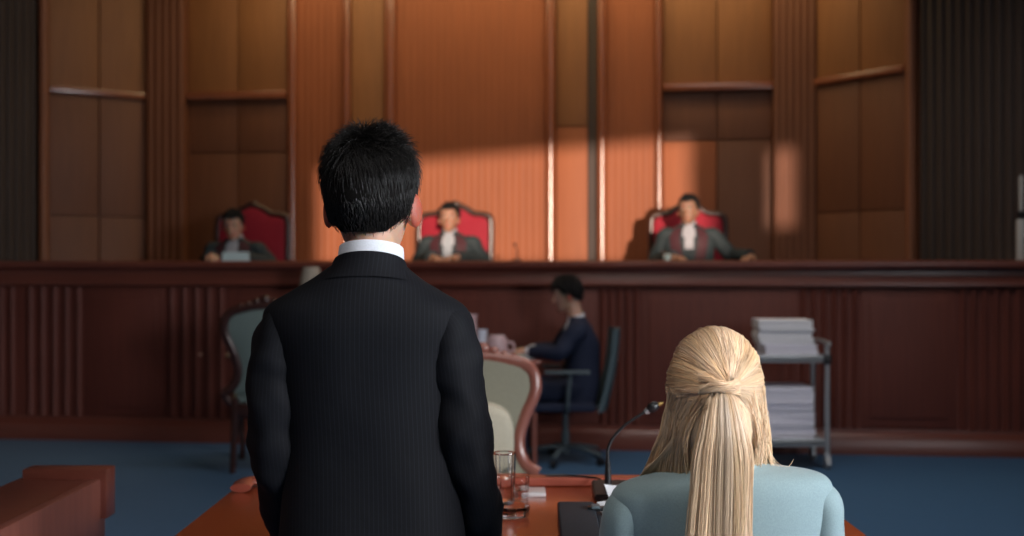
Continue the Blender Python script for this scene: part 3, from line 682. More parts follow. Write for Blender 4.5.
# desk items
c = P(523, 356, 8.15); mb = MB(); mb.box(-.11, .11, -.15, .15, 0, .012, .002, 1); tag(mb.build('notepad', M['pale_cyan'], loc=(c.x - .03, 8.2, .75)), 'pale writing pad under the hands of the seated clerk', 'notepad')
c = P(497, 345, 8.05); r = empty('pink_cup', (c.x, 8.05, .75), 0, 'pale pink rounded cup on the clerk desk', 'cup')
mb = MB(); lathe(mb, [(.045, 0), (.07, .02), (.078, .08), (.068, .145), (.05, .17), (.046, .168), (.06, .14), (.068, .08), (.05, .02)], 24); mb.build('bowl', M['pink'], r)
mb = MB(); sweep(mb, [(.07, 0, .12), (.115, 0, .11), (.115, 0, .06), (.072, 0, .05)], [.009] * 4, 8, 5); mb.build('handle', M['pink'], r)
c = P(482, 345, 8.12); mb = MB(); lathe(mb, [(.03, 0), (.042, .02), (.045, .09), (.036, .17), (.040, .205), (.035, .205), (.03, .17)], 24); tag(mb.build('carafe', M['glint_white'], loc=(c.x, 8.12, .75)), 'small carafe with its glass glint painted bluish white beside the pale pink cup', 'carafe')
c = P(471, 345, 8.3); mb = MB(); lathe(mb, [(.05, 0), (.06, .14), (.042, .26), (.05, .31), (.045, .31), (.038, .26)], 20); tag(mb.build('vase', M['pink'], loc=(c.x, 8.2, .75)), 'tall pale vase behind the bluish white carafe on the clerk desk', 'vase')
c = P(311, 274, 8.62); r = empty('floor_lamp', (c.x, 8.62, 0), 0, 'slim floor lamp with beige shade beyond the left shoulder of the standing man', 'lamp')
mb = MB(); lathe(mb, [(.13, 0), (.13, .02), (.015, .04)], 24); mb.build('base', M['brass'], r)
mb = MB(); lathe(mb, [(.012, .02), (.012, 1.30)], 12); mb.build('pole', M['brass'], r)
mb = MB(); lathe(mb, [(.085, 1.24), (.09, 1.26), (.062, 1.405), (.057, 1.405), (.084, 1.26)], 24); mb.build('lamp_shade', M['lamp'], r)

# ------------------------------------------------------------------ carved armchairs
def carved_chair(loc, rz, sc, label, up, frame, group='carved chairs'):
    r = empty('carved_chair', loc, rz, label, 'chair', group); r.scale = (sc, sc, sc)   # faces +y, back at y=-.22
    half = [(.252, .475), (.205, .505), (.176, .55), (.165, .60), (.172, .66), (.198, .74), (.226, .80), (.240, .855), (.230, .915), (.19, .955), (.13, .972), (.06, .985), (0, .99)]
    pts = half + [(-x, z) for x, z in reversed(half[:-1])]
    by = lambda z: -.22 - .14 * (z - .44)
    mb = MB(); sweep(mb, [(x, by(z), z) for x, z in pts], [(.029, .026)] * len(pts), 12, 4, (0, 1, 0))
    for sx in (-1, 1): sweep(mb, [(sx * .252, by(.475), .475), (sx * .235, by(.44), .43), (sx * .20, -.22, .40)], [.024, .024, .02], 10, 3, (0, 1, 0))
    mb.build('back_frame', M[frame], r)
    mb = MB()
    for dx, dz, rr_ in ((0, .03, .034), (-.05, .018, .026), (.05, .018, .026), (-.095, .004, .021), (.095, .004, .021), (-.14, -.004, .016), (.14, -.004, .016)): mb.ell((dx, by(1.0), .995 + dz), (rr_, .022, rr_ * .85))
    mb.build('carved_crest', M[frame], r)
    fine = cr_interp(half, 4); mb = MB(); vs = []; fs = []; m = 9
    for i, (x, z) in enumerate(fine):
        for sd in (0, 1):
            for j in range(m):
                t = -1 + 2 * j / (m - 1); bul = .03 * (1 - t * t) * math.sin(PI * min(1, max(0, (z - .46) / .54))) ** .5
                vs.append((x * t * .98, by(z) + (bul + .008) * (1 if sd else -1), z))
    nf = len(fine)
    for i in range(nf - 1):
        b0, b1 = i * 2 * m, (i + 1) * 2 * m
        for j in range(m - 1):
            fs.append((b0 + j, b0 + j + 1, b1 + j + 1, b1 + j)); fs.append((b0 + m + j + 1, b0 + m + j, b1 + m + j, b1 + m + j + 1))
    mb.add(vs, fs); mb.build('back_upholstery', M[up], r)
    mb = MB(); b_ = bmesh.new(); bmesh.ops.create_cube(b_, size=1)
    for v in b_.verts: v.co = Vector((v.co.x * (.54 if v.co.y > 0 else .42), v.co.y * .48, .43 + v.co.z * .085))
    bmesh.ops.bevel(b_, geom=b_.edges[:], offset=.035, segments=4, affect='EDGES'); mb.bm(b_); mb.build('seat', M[up], r)
    mb = MB(); mb.box(-.235, .235, .215, .255, .33, .40, .012); mb.box(-.20, .20, -.25, -.215, .33, .41, .012)
    for sx in (-1, 1): sweep(mb, [(sx * .19, -.23, .365), (sx * .235, .235, .365)], [(.02, .03)] * 2, 8, 1)
    mb.build('seat_rail', M[frame], r)
    for sx in (-1, 1):
        mb = MB(); sweep(mb, [(sx * .235, .235, .39), (sx * .255, .255, .27), (sx * .235, .235, .1), (sx * .245, .255, .0)], [.033, .028, .017, .022], 10, 4, (0, 1, 0)); mb.build('leg', M[frame], r)
        mb = MB(); sweep(mb, [(sx * .185, -.225, .44), (sx * .19, -.235, .25), (sx * .20, -.25, .0)], [.026, .022, .018], 10, 4, (0, 1, 0)); mb.build('leg', M[frame], r)
    return r
carved_chair((-1.68, 8.02, 0), .04, 1.15, 'sage green carved chair at the left of the standing man, facing the bench', 'sage', 'dark_frame')
c = P(478, 347, 4.85); carved_chair((c.x, 4.85, 0), PI - .04, 1.0, 'olive carved chair with polished rosewood frame beyond the water glasses', 'olive', 'rose_frame')
cu = MB(); b_ = bmesh.new(); bmesh.ops.create_cube(b_, size=1); bmesh.ops.subdivide_edges(b_, edges=b_.edges[:], cuts=7, use_grid_fill=True)
for v in b_.verts:
    x, y, z = v.co * 2; q = 1 - .5 * max(abs(x), abs(z)) ** 4; k_ = .82 + .18 * (1 - (abs(x) * abs(z)) ** 2)
    v.co = Vector((x * .165 * k_, y * (.018 + .06 * q * (1 - .6 * x * x) * (1 - .6 * z * z)), z * .175 * k_ * (1 - .10 * x * x)))
cu.bm(b_); tag(cu.build('cushion', M['cream'], loc=(c.x - .01, 4.85 + .12, .632), rot=(.15, 0, 0), sharp=0), 'cream cushion leaning in the olive carved chair', 'cushion')

# ------------------------------------------------------------------ trolley with papers
TX0, TX1, TY0, TY1 = 1.50, 2.19, 7.86, 8.26
tr = empty('document_trolley', ((TX0 + TX1) / 2, (TY0 + TY1) / 2, 0), 0, 'grey steel two shelf trolley carrying stacks of white paper', 'trolley')
hw, hd = (TX1 - TX0) / 2, (TY1 - TY0) / 2
for z in (.195, .775):
    mb = MB(); mb.box(-hw, hw, -hd, hd, z - .02, z, .004); mb.box(-hw, hw, -hd, -hd + .012, z - .035, z + .02, .003); mb.box(-hw, hw, hd - .012, hd, z - .035, z + .02, .003); mb.build('shelf', M['steel'], tr)
for sx in (-1, 1):
    for sy in (-1, 1):
        mb = MB(); lathe(mb, [(.018, .10), (.018, .86)], 14, (sx * (hw - .01), sy * (hd - .01), 0)); ps = mb.build('post', M['steel'], tr)
        mb = MB(); mb.box(sx * (hw - .01) - .026, sx * (hw - .01) + .026, sy * (hd - .01) - .026, sy * (hd - .01) + .026, .73, .80, .006); mb.build('corner_bracket', M['black_plastic'], ps)
        mb = MB(); b_ = bmesh.new(); bmesh.ops.create_cone(b_, cap_ends=True, segments=18, radius1=.045, radius2=.045, depth=.028); bmesh.ops.transform(b_, matrix=Matrix.Translation((sx * (hw - .01), sy * (hd - .01), .045)) @ Euler((0, PI / 2, 0)).to_matrix().to_4x4(), verts=b_.verts); mb.bm(b_); mb.box(sx * (hw - .01) - .02, sx * (hw - .01) + .02, sy * (hd - .01) - .02, sy * (hd - .01) + .02, .06, .11, .004); mb.build('castor', M['steel'], tr)
mb = MB(); sweep(mb, [(hw - .01, -hd + .01, .85), (hw + .0, -hd + .01, .875), (hw, hd - .01, .875), (hw - .01, hd - .01, .85)], [.014] * 4, 10, 4); mb.build('push_handle', M['steel'], tr)
def sheaf(x, y, z, w, d, h, n, rz, label, mat):
    mb = MB(); rr = random.Random(int(h * 1e4) + n); t = h / n
    for i in range(n):
        dx, dy = rr.uniform(-.008, .008), rr.uniform(-.008, .008); st = len(mb.v); mb.box(-w / 2 + dx, w / 2 + dx, -d / 2 + dy, d / 2 + dy, i * t, (i + 1) * t - .001, .0015, 1)
    tag(mb.build('paper_stack', M[mat], loc=(x, y, z), rot=(0, 0, rz)), label, 'paper stack', 'paper stacks on the trolley')
sheaf(1.94, 8.06, .776, .36, .30, .085, 6, .0, 'low wide stack of paper lying on the top shelf of the trolley', 'paper2')
sheaf(1.915, 8.06, .862, .37, .29, .17, 9, -.05, 'thick white paper stack topmost on the trolley', 'paper')
sheaf(1.925, 8.06, .196, .355, .30, .15, 8, .03, 'lower paper stack on the bottom shelf of the trolley', 'paper2')
sheaf(1.93, 8.06, .347, .345, .30, .22, 11, -.03, 'upper thick paper stack on the bottom shelf of the trolley', 'paper2')

# ------------------------------------------------------------------ foreground table
TZ = .74; tx0, tx1, ty0, ty1 = -.815, .857, 2.72, 3.42
tb = empty('counsel_table', ((tx0 + tx1) / 2, (ty0 + ty1) / 2, 0), 0, 'glossy orange red wooden table in front of the standing man', 'table')
hw, hd = (tx1 - tx0) / 2, (ty1 - ty0) / 2
mb = MB(); mb.box(-hw, hw, -hd, hd, TZ - .035, TZ, .006, 3); mb.build('table_top', M['table'], tb)
led = [(-hw + .035, hd - .15, TZ + .013), (-hw + .03, hd - .06, TZ + .013), (-hw + .06, hd - .035, TZ + .014), (-hw + .14, hd - .03, TZ + .014)]
mb = MB(); mb.box(-hw + .10, hw, hd - .06, hd, TZ, TZ + .026, .008, 3); sweep(mb, led, [(.03, .013)] * 4, 12, 5, (0, 0, 1)); mb.build('back_ledge', M['rail'], tb)
for sx in (-1, 1):
    mb = MB(); mb.box(sx * (hw - .05) - .018, sx * (hw - .05) + .018, -hd + .04, hd - .03, 0, TZ - .035, .004); mb.build('side_panel', M['table_v'], tb)
mb = MB(); mb.box(-hw + .07, hw - .07, hd - .07, hd - .045, .08, TZ - .035, .004); mb.build('modesty_panel', M['table_v'], tb)
# low stand on the left
lx0, lx1, ly0, ly1 = -1.515, -1.255, 2.2, 3.53
ls = empty('low_wooden_stand', ((lx0 + lx1) / 2, (ly0 + ly1) / 2, 0), 0, 'narrow reddish brown wooden stand with raised back ledge at lower left', 'stand')
hw, hd = (lx1 - lx0) / 2, (ly1 - ly0) / 2
mb = MB(); mb.box(-hw, hw - .002, -hd, hd, .705, .74, .004); mb.build('stand_top', M['bench_x'], ls)
mb = MB(); mb.box(hw - .03, hw, -hd, hd - .02, 0, .742, .003); mb.build('side_panel', M['table_v'], ls)
mb = MB(); mb.box(-hw, -hw + .03, -hd, hd - .02, 0, .705, .003); mb.build('side_panel', M['table_v'], ls)
mb = MB(); mb.box(-hw + .03, hw - .03, hd - .06, hd - .03, 0, .705, .003); mb.build('end_panel', M['table_v'], ls)
mb = MB(); mb.box(-hw + .02, hw + .018, hd - .06, hd + .02, .62, .772, .006); mb.build('back_ledge', M['bench_x'], ls)

# table things
def tumbler(px, py, h, rad, label, water=.0):
    c = onz(px, py, TZ); r = empty('drinking_glass', (c.x, c.y, TZ), 0, label, 'glass', 'water glasses on the table')
    mb = MB(); lathe(mb, [(rad * .84, 0), (rad * .90, .005), (rad * .90, .016), (rad, h - .004), (rad - .001, h), (rad - .0035, h), (rad * .86 - .003, .022), (.002, .017)], 16); mb.build('glass_wall', M['glass'], r, 15)
    if water: mb = MB(); lathe(mb, [(rad * .86 - .0035, .0225), (rad * .86 + (rad * .13) * water - .004, h * water)], 32); mb.build('water', M['water'], r, 30)
    return c
tumbler(504, 508, .150, .032, 'tall clear water glass beside the right sleeve of the standing man', .55)
tumbler(519, 497, .062, .030, 'short clear glass right behind the tall water glass', .0)
c = onz(512, 517, TZ); mb = MB(); prof = [(.030, 0), (.042, .004), (.048, .03), (.044, .03), (.030, .012), (.004, .010)]
lathe(mb, prof, 10, (0, 0, 0)); tag(mb.build('glass_ashtray', M['glass'], loc=c, sharp=20), 'small faceted glass dish in front of the water glasses', 'dish')
c = onz(533, 494, TZ); mb = MB(); mb.box(-.036, .036, -.045, .045, 0, .012, .004, 3); tag(mb.build('coaster', M['coaster'], loc=c), 'flat pale grey coaster on the table by the back ledge', 'coaster')
# gooseneck microphone on a black console
c0 = onz(608, 497, TZ)
mic = empty('gooseneck_microphone', (c0.x, c0.y, TZ), 0, 'black gooseneck microphone rising beside the blonde woman', 'microphone')
s_ = F / c0.y
def q(px, py, dy=0): return Vector(((px - 512) / s_ - c0.x, dy, H - (py - 270) / s_ - TZ))
mb = MB(); b_ = bmesh.new(); bmesh.ops.create_cube(b_, size=1)
for v in b_.verts: v.co = Vector((v.co.x * .10 + .008, v.co.y * .13, (v.co.z + .5) * (.038 if v.co.y > 0 else .018)))
bmesh.ops.bevel(b_, geom=b_.edges[:], offset=.004, segments=2, affect='EDGES'); mb.bm(b_); mb.build('base', M['black_plastic'], mic)
mb = MB(); sweep(mb, [q(608, 488), q(608, 476), q(608, 462)], [.0105, .0095, .007], 14, 3, (0, 1, 0)); mb.build('stem_collar', M['black_plastic'], mic)
mb = MB(); sweep(mb, [q(608, 464), q(608, 450), q(613, 438), (q(624, 426)), q(637, 417), q(648, 410)], [.0058, .005, .0045, .0042, .0042, .0045], 12, 8, (0, 1, 0)); mb.build('gooseneck', M['black_plastic'], mic)
e = q(653, 407); mb = MB(); mb.ell(e, (.019, .015, .015), Euler((0, -.6, 0)).to_matrix()); hd_ = mb.build('head', M['black_plastic'], mic)
mb = MB(); sweep(mb, [q(648, 410.5), q(645, 412.5)], [.011, .007], 14, 2, (0, 1, 0)); mb.build('head_ring', M['steel'], hd_)
mb = MB(); sweep(mb, [e + Vector((.01, 0, .005)), q(663, 403)], [.007, .005], 12, 2, (0, 1, 0)); mb.build('head_tip', M['brass'], hd_)
mb = MB(); w1, w2 = onz(548, 489, TZ + .03), onz(600, 486, TZ + .03)
sweep(mb, [(w1.x, 3.385, TZ + .029), (w1.x + .05, 3.39, TZ + .029), (w2.x - .05, 3.372, TZ + .029), (w2.x, 3.34, TZ + .029), (w2.x + .02, 3.26, TZ + .03)], [.003] * 5, 8, 6, (0, 0, 1)); tag(mb.build('microphone_cable', M['black_plastic']), 'thin black cable lying along the back ledge of the table', 'cable')
# black case with strap
a = onz(576, 520, TZ); case = empty('black_case', (.163, 2.80, TZ), -.02, 'black leather case with strap lying on the table', 'case')
mb = MB(); mb.box(-.048, .048, -.22, .18, 0, .035, .009, 3); mb.build('case_body', M['black_leather'], case)
mb = MB(); mb.box(.048, .095, -.22, .13, 0, .022, .006, 3); mb.build('case_flap', M['black_leather'], case)
mb = MB(); mb.box(.026, .082, .07, .095, .031, .041, .003); mb.build('strap', M['black_plastic'], case)
mb = MB(); mb.box(.036, .058, .065, .10, .038, .045, .002); mb.build('buckle', M['oc_plastic'], case)
def leaf(name, quad, label, mat='paper'):
    mb = MB(); n = 8; vs = []; a, b, c, d = [Vector(x) for x in quad]
    for i in range(n + 1):
        for j in range(n + 1):
            u, v = i / n, j / n; p = (a * (1 - u) + b * u) * (1 - v) + (d * (1 - u) + c * u) * v; p.z += .012 * math.sin(u * PI) * math.sin(v * 2.2); vs.append(p)
    w = n + 1; fs = [(i * w + j, (i + 1) * w + j, (i + 1) * w + j + 1, i * w + j + 1) for i in range(n) for j in range(n)]
    o_ = [p - Vector((0, .0008, .0008)) for p in vs]; k_ = len(vs)
    mb.add(vs + o_, fs + [tuple(x + k_ for x in reversed(f_)) for f_ in fs]); tag(mb.build(name, M[mat], sharp=0), label, 'paper', 'papers by the microphone')
leaf('paper_sheet', (onz(597, 502, .768), onz(609, 500, .768), onz(622, 534, .746), onz(606, 534, .746)), 'white sheet lying between the black case and the blonde woman')
leaf('paper_sheet', (P(604, 484, 3.10), P(638, 488, 3.16), P(640, 510, 2.98), P(612, 506, 2.96)), 'white sheet propped against the microphone base')

# ------------------------------------------------------------------ standing man
MY = 2.447; MX = (367 - 512) * MY / F
man = empty('person', (MX, MY, 0), 0, 'dark haired man in black pinstripe suit standing with his back turned', 'person')
HX = .009
J = {'pelvis': (.01, .0, .90), 'neck': (HX, -.025, 1.395), 'chin': (HX, .012, 1.408), 'hrot': (-.02, 0, -.10), 'hscale': 1.17,
     'sh': [(-.165, -.01, 1.235), (.165, -.01, 1.235)], 'el': [(-.190, .0, 1.00), (.212, -.01, .985)], 'wr': [(-.180, .11, .79), (.248, .11, .785)],
     'hand': [((0, .75, -.5), (-.3, .5, .8), 1), ((0, .75, -.5), (.3, .5, .8), -1)], 'hip': [(-.085, 0, .87), (.105, 0, .87)], 'kn': [(-.09, .02, .48), (.11, .02, .48)], 'an': [(-.095, -.03, .085), (.115, -.03, .085)], 'curl': .35}
me, mtx, sc = body_mesh(J, SKINS['fair'], .005); link('body', me, M['skin'], man, 0)
short_hair(man, mtx, sc, 10000, (.0062, .0052, .0048), .0098, .036, .00075, .34, seed=21, nape=.042, fringe=.18, tuft=.8)
rows = [(.72, .205, .14, .135, .012, .0, 2.4), (.80, .20, .135, .130, .012, 0, 2.4), (.90, .19, .125, .115, .010, 0, 2.35), (1.00, .182, .12, .105, .006, 0, 2.3), (1.10, .188, .12, .112, .002, 0, 2.3), (1.19, .200, .115, .122, 0, 0, 2.3), (1.25, .217, .105, .124, 0, -.003, 2.4), (1.285, .220, .095, .120, 0, -.006, 2.35), (1.308, .205, .085, .113, 0, -.010, 2.25), (1.334, .162, .072, .102, .001, -.016, 2.15), (1.360, .118, .06, .090, .003, -.022, 2.1), (1.384, .086, .055, .076, .006, -.025, 2), (1.396, .072, .05, .066, .008, -.025, 2)]
jk = torso_garment(rows, man, 'suit_jacket', M['suit'], 96, .005, True, 5)
sl = [[(-.12, -.012, 1.270), (-.170, -.012, 1.264), (-.186, -.012, 1.205), (-.192, -.012, 1.11), (-.191, -.008, 1.02), (-.188, .02, .95), (-.184, .06, .87), (-.180, .10, .80)],
      [(.12, -.012, 1.270), (.168, -.012, 1.264), (.184, -.012, 1.205), (.194, -.012, 1.11), (.206, -.012, 1.02), (.219, .005, .95), (.234, .05, .87), (.246, .10, .80)]]
rd = [(.030, .06), (.052, .078), (.059, .080), (.061, .076), (.060, .070), (.059, .065), (.056, .058), (.050, .050)]
for p in sl: sleeve(jk, p, rd, M['suit'], stripes=True, wob=.011, n=40)
mb = MB(); st = []
ring_loft(mb, [(1.340, .118, .070, .094, .004, -.02, 2.1), (1.360, .097, .062, .086, .006, -.022, 2), (1.380, .083, .058, .080, .008, -.022, 2), (1.394, .077, .055, .077, .009, -.022, 2), (1.397, .074, .051, .073, .009, -.022, 2), (1.38, .070, .048, .069, .009, -.022, 2)], 64, 4, False, -.30, 0, st); me = mb.mesh('jacket_collar'); set_stripe(me, st); link('jacket_collar', me, M['suit'], jk, 60)
mb = MB(); ring_loft(mb, [(1.36, .073, .06, .073, .010, -.022, 2), (1.395, .071, .06, .072, .011, -.022, 2), (1.421, .069, .06, .070, .012, -.02, 2), (1.425, .067, .057, .067, .012, -.02, 2), (1.40, .065, .054, .064, .012, -.02, 2)], 56, 4, False, -.25); mb.build('shirt_collar', M['white'], man, 60)
mb = MB(); ring_patch(mb, rows, 1.10, 1.39, lambda t: PI / 2 - (.02 + .5 * t), lambda t: PI / 2 + (.02 + .5 * t), .006); mb.build('shirt_front', M['white'], man)
mb = MB(); ring_patch(mb, rows, 1.10, 1.37, lambda t: PI / 2 - (.16 - .05 * t), lambda t: PI / 2 + (.16 - .05 * t), .012); mb.build('necktie', M['navy'], man)
trousers(man, J, M['black_cloth']); shoes(man, J)

# ------------------------------------------------------------------ seated woman
WY = 2.276; WX = (720 - 512) * WY / F
wom = empty('person', (WX, WY, 0), 0, 'blonde woman in grey teal blazer seated with her back turned', 'person')
HXw = -.012
J = {'pelvis': (0, 0, .53), 'neck': (HXw * .5, -.015, .985), 'chin': (HXw, .005, 1.030), 'hrot': (0, 0, 0), 'hscale': .97, 'girth': .86,
     'sh': [(-.165, 0, .895), (.165, 0, .91)], 'el': [(-.225, .06, .66), (.225, .06, .665)], 'wr': [(-.13, .30, .60), (.13, .30, .60)],
     'hand': [((.5, .85, 0), (0, 0, 1), -1), ((-.5, .85, 0), (0, 0, 1), 1)], 'hip': [(-.09, .03, .51), (.09, .03, .51)], 'kn': [(-.09, .43, .52), (.09, .43, .52)], 'an': [(-.09, .40, .085), (.09, .40, .085)], 'curl': .25}
me, mtx, sc = body_mesh(J, SKINS['fair'], .006, .92); link('body', me, M['skin'], wom, 0)
rows = [(.46, .19, .13, .14, 0, .0, 2.3), (.56, .175, .12, .12, 0, 0, 2.3), (.66, .163, .11, .105, 0, -.002, 2.2), (.76, .178, .115, .11, 0, -.005, 2.25), (.84, .202, .11, .115, 0, -.006, 2.3), (.890, .214, .10, .116, 0, -.008, 2.35), (.935, .219, .09, .112, 0, -.01, 2.4), (.956, .211, .08, .106, .001, -.012, 2.35), (.970, .187, .07, .098, .002, -.014, 2.25), (.981, .140, .06, .088, .003, -.016, 2.15), (.989, .095, .056, .078, .002, -.016, 2.05), (.998, .070, .055, .07, .0, -.016, 2)]
bz = torso_garment(rows, wom, 'blazer', M['teal'], 96, .003, False, 5)
for sg, dz in ((-1, -.012), (1, .006)):
    sleeve(bz, [(sg * .15, -.008, .915), (sg * .188, -.008, .912), (sg * .196, -.006, .868), (sg * .198, .0, .78), (sg * .208, .03, .70), (sg * .205, .10, .655), (sg * .17, .2, .625), (sg * .14, .28, .605)],
           [(.034, .055), (.0435, .074), (.0450, .074), (.048, .066), (.047, .056), (.047, .05), (.042, .044), (.036, .038)], M['teal'], wob=.003, n=40)
mb = MB(); ring_loft(mb, [(.955, .110, .07, .095, .003, -.015, 2.1), (.975, .085, .06, .084, 0, -.016, 2), (.998, .066, .055, .072, 0, -.016, 2), (.996, .062, .05, .068, 0, -.016, 2)], 48, 4, False, -.2); mb.build('blazer_collar', M['teal'], bz, 60)
for o_ in [bz] + list(bz.children):
    for v in o_.data.vertices: v.co.z += .05 * v.co.x * min(1, max(0, (v.co.z - .65) / .2))
mb = MB(); ring_patch(mb, rows, .78, .985, lambda t: PI / 2 - (.02 + .5 * t), lambda t: PI / 2 + (.02 + .5 * t), .005); mb.build('blouse_front', M['white'], wom)
trousers(wom, J, M['teal_dark'], r=.85); shoes(wom, J)
wc = empty('low_back_chair', (WX, WY - .02, 0), 0, 'low backed wooden chair on which the blonde woman sits', 'chair')
mb = MB(); mb.box(-.22, .22, -.2, .24, .40, .445, .015, 3); mb.build('seat', M['sage'], wc)
mb = MB(); mb.box(-.2, .2, -.225, -.195, .56, .74, .012, 3); mb.build('backrest', M['dark_frame'], wc)
for sx in (-.19, .19):
    mb = MB(); sweep(mb, [(sx, -.20, .73), (sx, -.20, .42), (sx, -.22, 0)], [.016, .018, .015], 10, 3, (0, 1, 0)); mb.build('leg', M['dark_frame'], wc)
    mb = MB(); sweep(mb, [(sx, .21, .42), (sx, .22, 0)], [.018, .014], 10, 3, (0, 1, 0)); mb.build('leg', M['dark_frame'], wc)

# ---- her hair: half up, drawn to a knot, long tail down the back
hr = random.Random(11)
HC = Vector((HXw, -.006, 1.150)); HA = Vector((.0905, .108, .111)); K = Vector((-.024, -.124, 1.162))
BL = (.86, .615, .395)
def tone(lo=.75, hi=1.25):
    g = hr.uniform(lo, hi); w = hr.uniform(-.06, .08); return (BL[0] * g, BL[1] * g * (1 + w * .3), BL[2] * g * (1 + w * 1.5))
pole = Vector((.1, -1, .05)).normalized(); ux = Vector((1, .1, 0)).normalized(); uz = ux.cross(pole).normalized()
if uz.z < 0: uz = -uz
def dome(beta, alpha, off=0):
    d = pole * math.cos(beta) + (ux * math.cos(alpha) + uz * math.sin(alpha)) * math.sin(beta)
    ra = HA + Vector((off, off, off)); puff = 1 + .035 * math.exp(-((beta - 1.1) / .45) ** 2) * max(0, math.sin(alpha))
    return HC + Vector((d.x * ra.x, d.y * ra.y, d.z * ra.z)) * puff
cap = MB(); cap.ell(HC, (HA.x * .975, HA.y * .96, HA.z * .985), None, 40, 24)
cap.ell(K + Vector((0, .0, -.010)), (.018, .014, .018), None, 16, 10)
# core of the tail and of the side curtains
sweep(cap, [K + Vector((0, .02, 0)), K + Vector((0, -.012, -.012)), K + Vector((-.002, -.024, -.05)), (-.026, -.142, 1.02), (-.029, -.145, .92), (-.034, -.148, .80), (-.036, -.150, .70)], [(.006, .006), (.008, .007), (.028, .012), (.042, .014), (.050, .014), (.050, .012), (.03, .008)], 20, 5, (0, -1, 0))
sweep(cap, [HC + Vector((0, -.02, -.02)), (HXw, -.035, 1.06), (HXw, -.03, .995)], [(.078, .06), (.074, .048), (.08, .04)], 28, 4, (0, -1, 0))
me = cap.mesh('hair'); set_tint(me, lambda co: tuple(v * .82 for v in BL)); hair = link('hair', me, M['hair_blond'], wom, 0)
lst = []
NCL = 110
clumps = [(hr.uniform(-.16, PI + .16), hr.uniform(-.0015, .0035), tone(.85, 1.2)) for _ in range(NCL)]
for i in range(5200):                                   # swept back crown
    ca, co_, ct = clumps[hr.randrange(NCL)]; al = ca + hr.gauss(0, .035); b0 = hr.uniform(1.3, 2.5) if hr.random() < .8 else hr.uniform(.6, 1.3)
    off = co_ + abs(hr.gauss(0, .0016)); pts = []; bend = hr.gauss(0, .05); nseg = 13
    for k in range(nseg):
        t = k / (nseg - 1); be = b0 * (1 - t) + .10 * t; a2 = al + bend * math.sin(t * PI) + (ca - al) * .4 * t
        if a2 < 0: a2 -= .0
        sag = .0
        p = dome(be, a2, off * (1 - .3 * t)); pts.append(p)
    d = (pts[-1] - K); d.y = 0; pts.append(K + d * .55 + Vector((0, -.004, 0)))
    g = hr.uniform(.86, 1.12); lst.append((pts, .00085, .0007, tuple(v * g for v in ct)))
for i in range(900):                                    # lower side hair also drawn towards the knot
    sg = hr.random() < .5; al = hr.uniform(-.62, -.10); al = al if sg else PI - al; b0 = hr.uniform(1.0, 1.75); of = hr.uniform(.001, .0045); dr = hr.uniform(0, .10); pts = []
    for k in range(12):
        t = k / 11; be = b0 * (1 - t) + .12 * t; p = dome(be, al + (dr if not sg else -dr) * math.sin(t * PI), of); pts.append(p)
    lst.append((pts, .0008, .0006, tone(.78, 1.08)))
crown = strands('swept_crown', lst, hair, M['hair_blond'])
lst = []
for i in range(3000):                                   # side curtains falling past the shoulders
    sg = -1 if hr.random() < .52 else 1; u = hr.random() ** .75                      # u 0 centre .. 1 outer edge
    al = (PI + .05 if sg < 0 else -.05) + (1 if sg < 0 else -1) * hr.uniform(-.12, .75) * (1 - .55 * u)
    be = .35 + 1.15 * u + hr.gauss(0, .06); p0 = dome(be, al, hr.uniform(0, .003))
    wide = (.132 if sg < 0 else .118); xe = HXw + sg * (.062 + (wide - .062) * u) + hr.gauss(0, .004); ye = -.055 + .085 * u + hr.gauss(0, .008)
    x1 = HXw + sg * (.068 + .036 * u) + hr.gauss(0, .002); y1 = -.085 + .08 * u + hr.gauss(0, .004)
    ctl = [p0, Vector((p0.x * .35 + x1 * .65 , p0.y * .4 + y1 * .6, 1.10)), Vector((x1, y1, 1.055)), Vector(((x1 + xe) / 2 + sg * .002, (y1 + ye) / 2, 1.015)), Vector((xe, ye + .012, .978 - .014 * (sg < 0))), Vector((xe + sg * .002, ye + .06, .94)), Vector((xe - sg * .02, max(ye + .09, .10), .86))]
    if p0.z < 1.105: ctl[0].z = 1.11
    cl = hr.gauss(0, .003); pts = [Vector(q_) for q_ in cr_interp([tuple(c_) for c_ in ctl], 3)]
    for k, p in enumerate(pts): p.x += cl * math.sin(k * .35 + u * 9)
    c_ = tone(.72, 1.1); lst.append((pts, .00085, .0006, c_))
for i in range(3400):                                   # hair hanging from under the knot to the collar
    u = hr.uniform(-1, 1); al = -PI / 2 + u * 1.25 + hr.gauss(0, .05); be = hr.uniform(.12, .95); p0 = dome(be, al, hr.uniform(0, .003))
    x1 = HXw + u * .088; y1 = -.108 + .055 * u * u; x2 = HXw + u * (.135 if u < 0 else .118) + hr.gauss(0, .004); y2 = -.108 + .10 * min(1, abs(u) / .62) ** 2 + hr.uniform(0, .01)
    ctl = [tuple(p0), (p0.x * .4 + x1 * .6, p0.y * .45 + y1 * .55 - .004, p0.z * .5 + .54), (x1, y1, 1.055), (x1 * .5 + x2 * .5, y2 * .6 + y1 * .4, 1.01), (x2, y2 + .012, .986 + hr.gauss(0, .003) - .010 * (u < 0)), (x2 * 1.02, y2 + .05, .95)]
    lst.append(([Vector(q_) for q_ in cr_interp(ctl, 3)], .0009, .0006, tone(.66, 1.05)))
for i in range(16):                                     # loose flick at the right
    e_ = hr.uniform(-1.2, .8); pts = [Vector(q_) for q_ in cr_interp([(HXw + .094, -.03, 1.06), (HXw + .104, -.03, 1.025), (HXw + .116 + .008 * e_, -.028, .995 + .006 * e_), (HXw + .132 + .014 * e_, -.025, .982 + .012 * e_), (HXw + .146 + .012 * e_, -.02, .990 + .022 * e_)], 5)]
    lst.append((pts, .0005, .0002, tone(.85, 1.1)))
